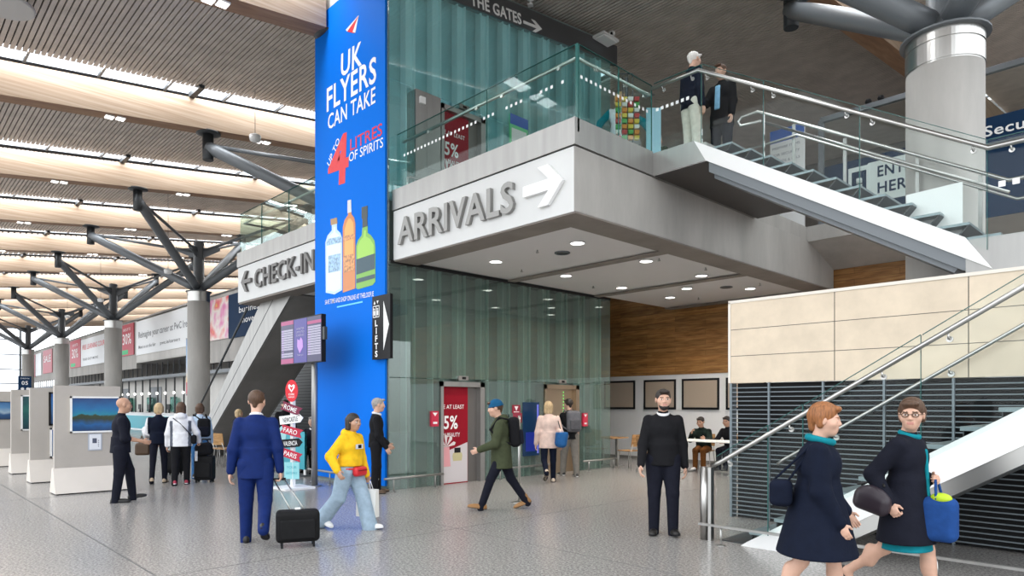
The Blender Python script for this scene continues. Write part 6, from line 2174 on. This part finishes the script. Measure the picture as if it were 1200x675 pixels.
# person in olive coat
P = Person('person in a blue beanie and olive coat striding to the left', 588, 10.25, -92, 1.70,
           dict(legL=(24, 5, 2, 8), legR=(-20, 14, 2, -22), armL=(14, 8, 55, 8), armR=(-12, 8, 20, 0), head=(0, 8, 0), lean=5))
P.body('light', H_brown); P.hair(H_brown, 'short'); P.beanie(cloth('beanie_blue', (.012, .09, .20)))
P.top(K_olive, 'coat', -.13, 1.12, .022, 1.0, 1.03, hood=True); P.trousers(K_ink, 1.0); P.shoes(K_tan, K_brown, 'boot', 0, 1.06)
def backpack(P, name, label, mat, mat2, w=.145, h=.22, d=.085, dx=0, dz=.02, pocket=True):
    L, J, H = P.J['lean'], P.J, P.H
    c = J['pel'] + L @ np.array([dx, -.062 * H - d - .03, .17 * H + dz])
    s = SDF(.02); s.box(c, (w, d, h), L, .07)
    parts = [('pack', s, mat, .011)]
    if pocket:
        s2 = SDF(.01); s2.box(c + L @ np.array([0, -d - .01, -h * .35]), (w * .82, .035, h * .48), L, .03)
        parts.append(('pocket', s2, mat2, .011))
    st = SDF(.006)
    for sx in (-1, 1):
        a = c + L @ np.array([sx * w * .55, d - .01, h * .85])
        m = J['pel'] + L @ np.array([sx * .075 * H, 0.0, .323 * H])
        f = J['pel'] + L @ np.array([sx * .082 * H, .085 * H, .22 * H])
        e = J['pel'] + L @ np.array([sx * .097 * H, .0, .12 * H])
        z = c + L @ np.array([sx * w * .8, d - .01, -h * .75])
        for u, v2 in ((a, m), (m, f), (f, e), (e, z)): st.cap(u, v2, .016)
    parts.append(('shoulder_strap', st, mat, .0105))
    tl = MB().tube([c + L @ np.array([-.03, d - .02, h]), c + L @ np.array([-.03, d - .02, h + .04]), c + L @ np.array([.03, d - .02, h + .04]), c + L @ np.array([.03, d - .02, h])], .008, 6)
    parts.append(('carry_loop', tl, mat, 0))
    return soft_thing(name, label, 'backpack', P, parts, None, c - np.array([0, 0, h]))
backpack(P, 'backpack', 'black backpack worn over the olive coat', K_black, K_ink, .14, .23, .085)

# two people at the lift
P = Person('person with fair hair and a pale pink jacket waiting at the bronze lift', 643, 13.86, -8, 1.67,
           dict(legR=(2, 2, 1), legL=(-6, 52, 2, -48), armR=(-6, 14, 22, 0), armL=(2, 12, 15, 0), head=(14, 0, 0)))
P.body('light', H_blond); P.hair(H_blond, 'bob')
P.top(K_pink, 'jacket', -.10, 1.08, .016, 1.0, 1.08); P.trousers(K_navy, .92); P.shoes(plain('shoe_beige', (.55, .45, .36), .5))
g = P.J['elR']
c = np.array([P.J['shR'][0] + .07, -.06, P.J['pel'][2] + .03])
s = SDF(.02); s.box(c, (.12, .25, .18), rotm((0, 1, 0), 8), .09)
s.cut(c + np.array([0, 0, .13]), (0, 0, 1))
st = SDF(.006)
for sy in (-.10, .10):
    st.cap(c + np.array([0, sy, .12]), P.J['shR'] + np.array([-.01, sy * .3, .062]), .010)
cl = SDF(.02); cl.ell(c + np.array([-.02, -.02, .15]), (.07, .10, .06))
soft_thing('tote_bag', 'large blue tote bag on the shoulder of the fair-haired person at the lift', 'bag', P, [('bag', s, cloth('tote_blue', (.02, .10, .28)), .011), ('strap', st, K_navy, .009), ('scarf', cl, K_pink, .011)], None, c - np.array([0, 0, .16]))
P = Person('person in a black short-sleeved top and grey trousers at the bronze lift', 668, 15.0, -22, 1.74,
           dict(legR=(-6, 4, 2), legL=(14, 6, 2), armL=(28, 6, 45, 0), armR=(6, 8, 20, 0), head=(-8, 6, 0), lean=3))
P.body('light', H_dark); P.hair(H_dark, 'short')
P.top(K_black, 'short_sleeved_top', -.04, 1.06, .008, .5); P.trousers(K_grey, 1.12, fat=1.03); P.shoes(K_leather, K_sneaker)
bp = backpack(P, 'backpack', 'grey backpack worn by the person at the bronze lift', cloth('pack_grey', (.13, .13, .145)), cloth('pack_dark', (.09, .09, .10)), .155, .235, .095, pocket=True)

# person in black walking towards the camera
P = Person('person with a dark beard in a black jumper walking towards the camera', 777, 8.35, 176, 1.79,
           dict(legR=(3, 3, 2, 2), legL=(13, 12, 2, 6), armR=(10, 13, 14, 0), armL=(-6, 11, 14, 0), head=(-6, 0, 0)))
P.body('light', H_dark, fat=1.1); P.hair(H_dark, 'short'); P.beard(H_dark)
P.top(K_black, 'jumper', -.05, 1.12, .010, 1.0, 1.0, neck_open=.05); P.collar(K_white, big=1.02, z=.297); P.trousers(K_ink, 1.08, fat=1.1); P.shoes(K_leather)

# bald person at the left
P = Person('bald person in dark clothes walking right beside the exhibition boards', 141, 11.06, 84, 1.72,
           dict(legR=(-4, 3, 2), legL=(20, 14, 2, 6), armR=(6, 8, 72, 6), armL=(14, 8, 60, 4), head=(0, 2, 0), lean=2))
P.body('tan', H_brown, fat=1.06)
P.top(K_ink, 'jumper', -.05, 1.12, .010, .62); P.trousers(K_ink, 1.08, fat=1.04); P.shoes(K_leather)

# three travellers with cases
def sleeves(limit):
    return lambda cn, mi: np.where(np.abs(cn[:, 0]) > limit, 1, 0)
P = Person('person in a navy gilet with white sleeves, leftmost of three travellers', 186, 13.70, 6, 1.63,
           dict(legR=(4, 3, 2), legL=(-8, 16, 2, -14), armL=(12, 14, 62, 0), armR=(4, 10, 20, 0), head=(4, 4, 0)))
P.body('light', H_blond); P.hair(H_blond, 'medium')
P.top(K_navy, 'gilet', -.03, 1.02, .014, 1.0, 1.04, mats=[K_navy, K_white], classify=sleeves(.118 * 1.63)); P.trousers(K_ink, .88); P.shoes(plain('shoe_sand', (.50, .38, .26), .5))
c = np.array([-.30, .10, P.J['pel'][2] - .16])
s = SDF(.02); s.box(c, (.14, .085, .125), None, .05)
st = SDF(.005)
for sy in (-.045, .045):
    st.cap(c + np.array([-.06, sy, .11]), c + np.array([-.02, sy * .4, .27]), .009).cap(c + np.array([-.02, sy * .4, .27]), c + np.array([.05, sy, .11]), .009)
soft_thing('handbag', 'brown square handbag carried by the person in the navy gilet', 'bag', P, [('bag', s, K_brown, .011), ('handle', st, K_brown, .008)], None, c - np.array([0, 0, .125]))
c = np.array([-.235, .10, P.J['pel'][2] + .16])
s = SDF(.02); s.ell(c + np.array([0, 0, .07]), (.085, .09, .075)); br = SDF(.01); br.ell(c + np.array([.02, 0, -.02]), (.12, .15, .035), rotm((0, 1, 0), 30))
soft_thing('sun_hat', 'white sun hat tucked under the left arm of the person in the navy gilet', 'hat', P, [('crown', s, K_white, .010), ('brim', br, K_white, .010)], None, c)
P = Person('person in a white jacket and black trousers, middle of three travellers', 212, 13.41, 4, 1.64,
           dict(legR=(8, 6, 2), legL=(-6, 8, 2, -8), armL=(2, 12, 16, 0), armR=(8, 24, 32, 0), head=(2, 3, 0), curlR=60))
P.body('light', H_brown); P.hair(H_brown, 'bob')
def panels(cn, mi): return np.where((np.abs(np.abs(cn[:, 0]) - .165) < .028) & (cn[:, 2] < 1.28), 1, 0)
P.top(K_white, 'jacket', -.06, 1.16, .022, 1.0, 1.06, mats=[K_white, cloth('jacket_grey', (.11, .12, .15))], classify=panels, hood=True); P.trousers(K_black, 1.05, fat=1.05); P.shoes(plain('shoe_red', (.35, .02, .05), .5), K_sneaker)
L_ = P.J['lean']
st = SDF(.004)
pt = [np.array(q) for q in ((-.13, -.115, 1.33), (.0, -.14, 1.22), (.12, -.135, 1.08), (.19, -.09, .98))]
for a, b2 in zip(pt[:-1], pt[1:]): st.cap(a, b2, .010)
hb = SDF(.02); hb.box((.235, -.0, .90), (.05, .10, .09), None, .04)
soft_thing('shoulder_bag', 'black shoulder bag with a strap across the white jacket', 'bag', P, [('bag', hb, K_black, .010), ('strap', st, K_black, .008)], None, (.235, 0, .81))
gw2 = P.at(P.J['gripR'])
P = Person('person in a pale denim jacket and blue jeans, rightmost of three travellers', 234, 14.66, 4, 1.62,
           dict(legR=(6, 4, 2), legL=(-6, 8, 2, -8), armL=(4, 8, 18, 0), armR=(2, 9, 20, 0), head=(0, 2, 0)))
P.body('light', H_brown); P.hair(H_brown, 'medium')
P.top(K_denim, 'denim_jacket', -.02, 1.05, .014); P.trousers(K_jean, .95); P.shoes(K_leather, K_sneaker)
backpack(P, 'backpack', 'black backpack on the right shoulder of the person in pale denim', K_black, K_ink, .13, .20, .08, dx=.10, dz=-.03)
b = onZ(240, 565, 0)
trolley('suitcase', 'black trolley case with a soft bag on top, right of the three travellers', (b.x, b.y, 0), YAW + .1, .38, .50, .22, 0, case_m, 'black trolley cases', hl=.38)
c = (b.x, b.y, .548)
t = thing('holdall', 'soft black bag resting on the upright trolley case', 'bag', c, YAW + .1)
s = SDF(.03); s.box((-.01, -.02, .13), (.17, .10, .135), rotm((0, 1, 0), -10), .09)
v, q = s.mesh(.011); soft_object('bag', [(v, q, 0)], [K_black], t)
MB().box(-.15, -.10, -.135, -.12, -.10, .10).build('luggage_tag', K_white, t, local=True)
s = SDF(.006); s.cap((-.09, 0, .24), (-.05, 0, .33), .011).cap((-.05, 0, .33), (.04, 0, .33), .011).cap((.04, 0, .33), (.09, 0, .24), .011)
v, q = s.mesh(.008); soft_object('handle', [(v, q, 0)], [K_black], t)
b = onZ(204, 556, 0)
trolley('suitcase', 'black trolley case between the gilet and the white jacket', (b.x, b.y, 0), YAW, .36, .50, .22, 0, case_m, 'black trolley cases', hl=.38)

# two people at the front right
P = Person('person with auburn hair in a long navy coat and teal scarf, nearest the stair post', 957, 5.0, 90, 1.62,
           dict(legR=(-15, 18, 2, -15), legL=(16, 6, 2, 6), armR=(4, 10, 24, 4), armL=(8, 10, 30, 4), head=(2, 3, 0), lean=2))
P.body('light', H_auburn, fine=.0055, bare=True); P.hair(H_auburn, 'full')
P.coat(K_navy, .50, 1.62, fat=1.22, loose=.03); P.collar(K_teal, 'scarf', 1.45, .305); P.shoes(K_leather)
c = np.array([P.J['shR'][0] - .02, -.24, P.J['pel'][2] + .12])
s = SDF(.02); s.box(c, (.08, .08, .10), None, .05)
st = SDF(.005); st.cap(c + np.array([.0, .05, .09]), P.J['shR'] + np.array([0, -.03, .05]), .010).cap(c + np.array([0, -.05, .09]), P.J['shR'] + np.array([0, -.05, .045]), .010)
soft_thing('handbag', 'dark navy handbag hanging behind the long navy coat with the teal scarf', 'bag', P, [('bag', s, K_navy, .010), ('strap', st, K_navy, .008)], None, c - np.array([0, 0, .10]))
P = Person('person in glasses and an open navy coat over a teal dress, at the front right', 1062, 5.32, 112, 1.655,
           dict(legR=(-17, 34, 2, -42), legL=(16, 8, 2, 6), armR=(-34, 14, 66, 0), armL=(-14, 7, 108, 32), head=(74, 2, 0), lean=2, curlL=55, curlR=50))
P.body('light', H_brown, fine=.0055, bare=True); P.hair(H_brown, 'full'); P.glasses(K_brown)
P.skirt(K_teal, .46, .128, 'dress'); P.coat(K_ink, .52, 1.34, fat=1.10, loose=.018); P.collar(K_teal, 'neckline', 1.1, .30); P.shoes(K_leather)
dr = SDF(.01); dr.box((.0, .152, 1.02), (.018, .016, .24), rotm((1, 0, 0), 3), .02)
v, q = dr.mesh(.010); soft_object('dress_front', [(v, q, 0)], [K_teal], P.t)
g = P.J['gripL']
c = g + np.array([.0, .02, -.30])
s = SDF(.02); s.box(c, (.075, .125, .17), rotm((0, 0, 1), 10), .06)
st = SDF(.005)
for sx in (-.06, .06): st.cap(c + np.array([sx, 0, .16]), g + np.array([sx * .3, 0, 0]), .011)
yl = SDF(.01); yl.ell(c + np.array([.02, .02, .165]), (.05, .075, .04))
soft_thing('tote_bag', 'blue fabric bag with something lime green inside, held by the person in glasses', 'bag', P, [('bag', s, cloth('tote_royal', (.015, .06, .22)), .010), ('handle', st, cloth('tote_royal', (.015, .06, .22)), .008), ('lime_bundle', yl, plain('lime', (.45, .62, .02), .6), .009)], None, c - np.array([0, 0, .185]))
g = P.J['gripR']
c = P.J['elR'] * .6 + P.J['wrR'] * .4 + np.array([.05, -.03, -.10])
s = SDF(.02); s.ell(c, (.06, .13, .10), rotm((1, 0, 0), -15)); s.box(c + np.array([0, 0, -.03]), (.065, .14, .085), rotm((1, 0, 0), -15), .06)
st = SDF(.005); st.cap(c + np.array([0, .09, .10]), P.J['elR'] * .6 + P.J['wrR'] * .4 + np.array([.0, .02, .03]), .010).cap(c + np.array([0, -.11, .10]), P.J['elR'] * .6 + P.J['wrR'] * .4 + np.array([0, -.03, .03]), .010)
soft_thing('handbag', 'dark plum handbag held at the side by the person in glasses', 'bag', P, [('bag', s, plain('leather_plum', (.022, .014, .022), .45), .010), ('strap', st, K_leather, .008)], None, c - np.array([0, 0, .14]))

# bridge
P = Person('person with white hair, navy jacket and cream trousers on the upper landing', 811, 10.75, 52, 1.74,
           dict(legR=(1, 1, 2), legL=(2, 3, 2), armL=(2, 8, 15, 0), armR=(-4, 9, 12, 0), head=(-4, 4, 0)), z0=5.5)
P.body('light', H_white); P.hair(H_white, 'short'); P.top(K_navy, 'jacket', -.05, 1.12, .018); P.trousers(K_cream, 1.15, fat=1.04); P.shoes(K_brown)
P = Person('person in a dark open suit and pale blue shirt on the upper landing', 846, 11.1, -152, 1.70,
           dict(legR=(1, 1, 2), legL=(2, 3, 2), armL=(6, 8, 12, 0), armR=(30, 8, 60, 10), head=(4, 2, 0)), z0=5.5)
P.body('light', H_grey); P.hair(H_brown, 'short'); P.top(K_black, 'jacket', -.12, 1.14, .016); P.trousers(K_ink, 1.12, fat=1.04); P.shoes(K_leather)
sh = SDF(.01); sh.box((0.0, .150, 1.12), (.045, .018, .20), rotm((1, 0, 0), 4), .016)
v, q = sh.mesh(.010); soft_object('shirt_front', [(v, q, 0)], [cloth('shirt_blue', (.25, .50, .72))], P.t)
P = Person('person in a teal and white top with arms spread behind the souvenir rack', 726, 12.0, 165, 1.66,
           dict(legR=(0, 0, 2), legL=(0, 0, 2), armL=(10, 58, 4, 0), armR=(8, 42, 20, 0), head=(-16, 6, 0)), z0=5.5)
P.body('light', H_blond); P.hair(H_blond, 'medium')
P.top(K_white, 'top', -.04, 1.04, .012, 1.0, 1.04, mats=[cloth('top_white', (.68, .74, .78)), K_teal], classify=sleeves(.12 * 1.66)); P.trousers(K_jean, 1.0); P.shoes(K_sneaker)
P = Person('person with grey hair whose head just shows above the landing edge', 770, 13.9, 25, 1.70, dict(), z0=5.5)
P.body('light', H_grey); P.hair(H_grey, 'short'); P.top(K_olive, 'jacket', -.05, 1.1, .014); P.trousers(K_ink, 1.05); P.shoes(K_leather)
# souvenir rack
c = Vector(ray(734, 474)) * 11.15
t = thing('souvenir_rack', 'revolving rack of small colourful souvenirs behind the bridge balustrade', 'rack', (c.x, c.y, 5.5), YAW)
MB().lathe((0, 0, 0), [(.26, 0), (.26, .03), (.03, .05), (.022, .06), (.022, 1.52)], 20).build('stand', M_steel, t, local=True)
mb = MB()
for sx in (-.16, -.08, .0, .08): mb.tube([(sx, -.13, .35), (sx, -.13, 1.52)], .010, 6)
mb.tube([(-.16, -.13, 1.52), (.08, -.13, 1.52)], .012, 6); mb.tube([(-.2, -.13, .35), (.2, -.13, .35)], .010, 6)
mb.build('wire_frame', M_steel_d, t, local=True)
cols = [plain('souvenir_red', (.5, .05, .05), .5), plain('souvenir_yellow', (.7, .5, .06), .5), plain('souvenir_green', (.08, .35, .08), .5), plain('souvenir_white', (.75, .72, .68), .5), plain('souvenir_orange', (.7, .25, .04), .5)]
for r in range(8):
    for k in range(4):
        MB().hexa([(-.20 + .10 * k, -.20, .42 + .09 * r), (-.125 + .10 * k, -.20, .42 + .09 * r), (-.125 + .10 * k, -.14, .42 + .09 * r), (-.20 + .10 * k, -.14, .42 + .09 * r),
                   (-.205 + .10 * k, -.22, .475 + .09 * r), (-.12 + .10 * k, -.22, .475 + .09 * r), (-.12 + .10 * k, -.14, .50 + .09 * r), (-.205 + .10 * k, -.14, .50 + .09 * r)]).build('souvenir', cols[(r * 3 + k * 2 + r // 2) % 5], t, local=True)
t = thing('display_panel', 'pale blue display panel beside the souvenir rack', 'panel', (c.x + .30, c.y + .34, 5.5), YAW)
MB().box(-.12, .12, -.02, .02, .05, 1.02).build('panel', plain('panel_aqua', (.35, .62, .74), .4), t, local=True)
MB().box(-.14, .14, -.12, .12, 0, .05).build('base', M_steel, t, local=True)

# seated people
P = Person('seated person in a dark top with green pattern, hand on chin, at the white table', 825, 16.75, 196, 1.70,
           dict(legR=(82, 84, 4), legL=(80, 80, 4), armR=(42, 16, 95, 14), armL=(40, 22, 62, 10), head=(8, 12, 0), lean=24, pz=.53))
P.body('tan', H_dark); P.hair(H_dark, 'short')
P.top(cloth('top_green_mix', (.012, .022, .018), noise=.9, scale=7), 'jumper', -.01, 1.12, .014); P.trousers(cloth('trousers_rust', (.16, .06, .015)), 1.05); P.shoes(K_sneaker)
chair('wooden chair under the seated person with hand on chin', (P.t.location.x, P.t.location.y, 0), P.t.rotation_euler[2] + math.pi)
P = Person('seated person in black half hidden by the louvres at the white table', 858, 16.6, 215, 1.70,
           dict(legR=(82, 84, 4), legL=(80, 80, 4), armR=(38, 10, 50, 10), armL=(30, 10, 60, 10), head=(-10, 8, 0), lean=20, pz=.53))
P.body('tan', H_dark); P.hair(H_dark, 'short'); P.top(K_black, 'jumper', -.01, 1.08, .012); P.trousers(K_ink, 1.05); P.shoes(K_leather)
chair('wooden chair under the seated person half hidden by the louvres', (P.t.location.x, P.t.location.y, 0), P.t.rotation_euler[2] + math.pi)
P = Person('seated person in a dark jacket glimpsed between the screen pole and the banner', 368, 16.0, 200, 1.66,
           dict(legR=(82, 84, 4), legL=(80, 80, 4), armR=(20, 8, 50, 10), armL=(20, 8, 50, 10), lean=10, pz=.53))
P.body('light', H_grey); P.hair(H_grey, 'short'); P.top(K_ink, 'jacket', -.01, 1.08, .012); P.trousers(K_black, 1.05); P.shoes(K_leather); P.collar(K_white)
chair('wooden chair under the seated person behind the screen pole', (P.t.location.x, P.t.location.y, 0), P.t.rotation_euler[2] + math.pi)
P = Person('person in a dark coat glimpsed behind the destination signpost', 334, 17.0, 170, 1.72, dict())
P.body('light', H_dark); P.hair(H_dark, 'short'); P.top(K_black, 'coat', -.14, 1.1, .016); P.trousers(K_black, 1.05); P.shoes(K_leather)
P = Person('person with fair hair glimpsed beyond the shoulder of the blue suit', 279, 17.3, 60, 1.48, dict())
P.body('light', H_blond); P.hair(H_blond, 'medium'); P.top(K_ink, 'jacket', -.05, 1.05, .014); P.trousers(K_black, 1.0); P.shoes(K_leather)
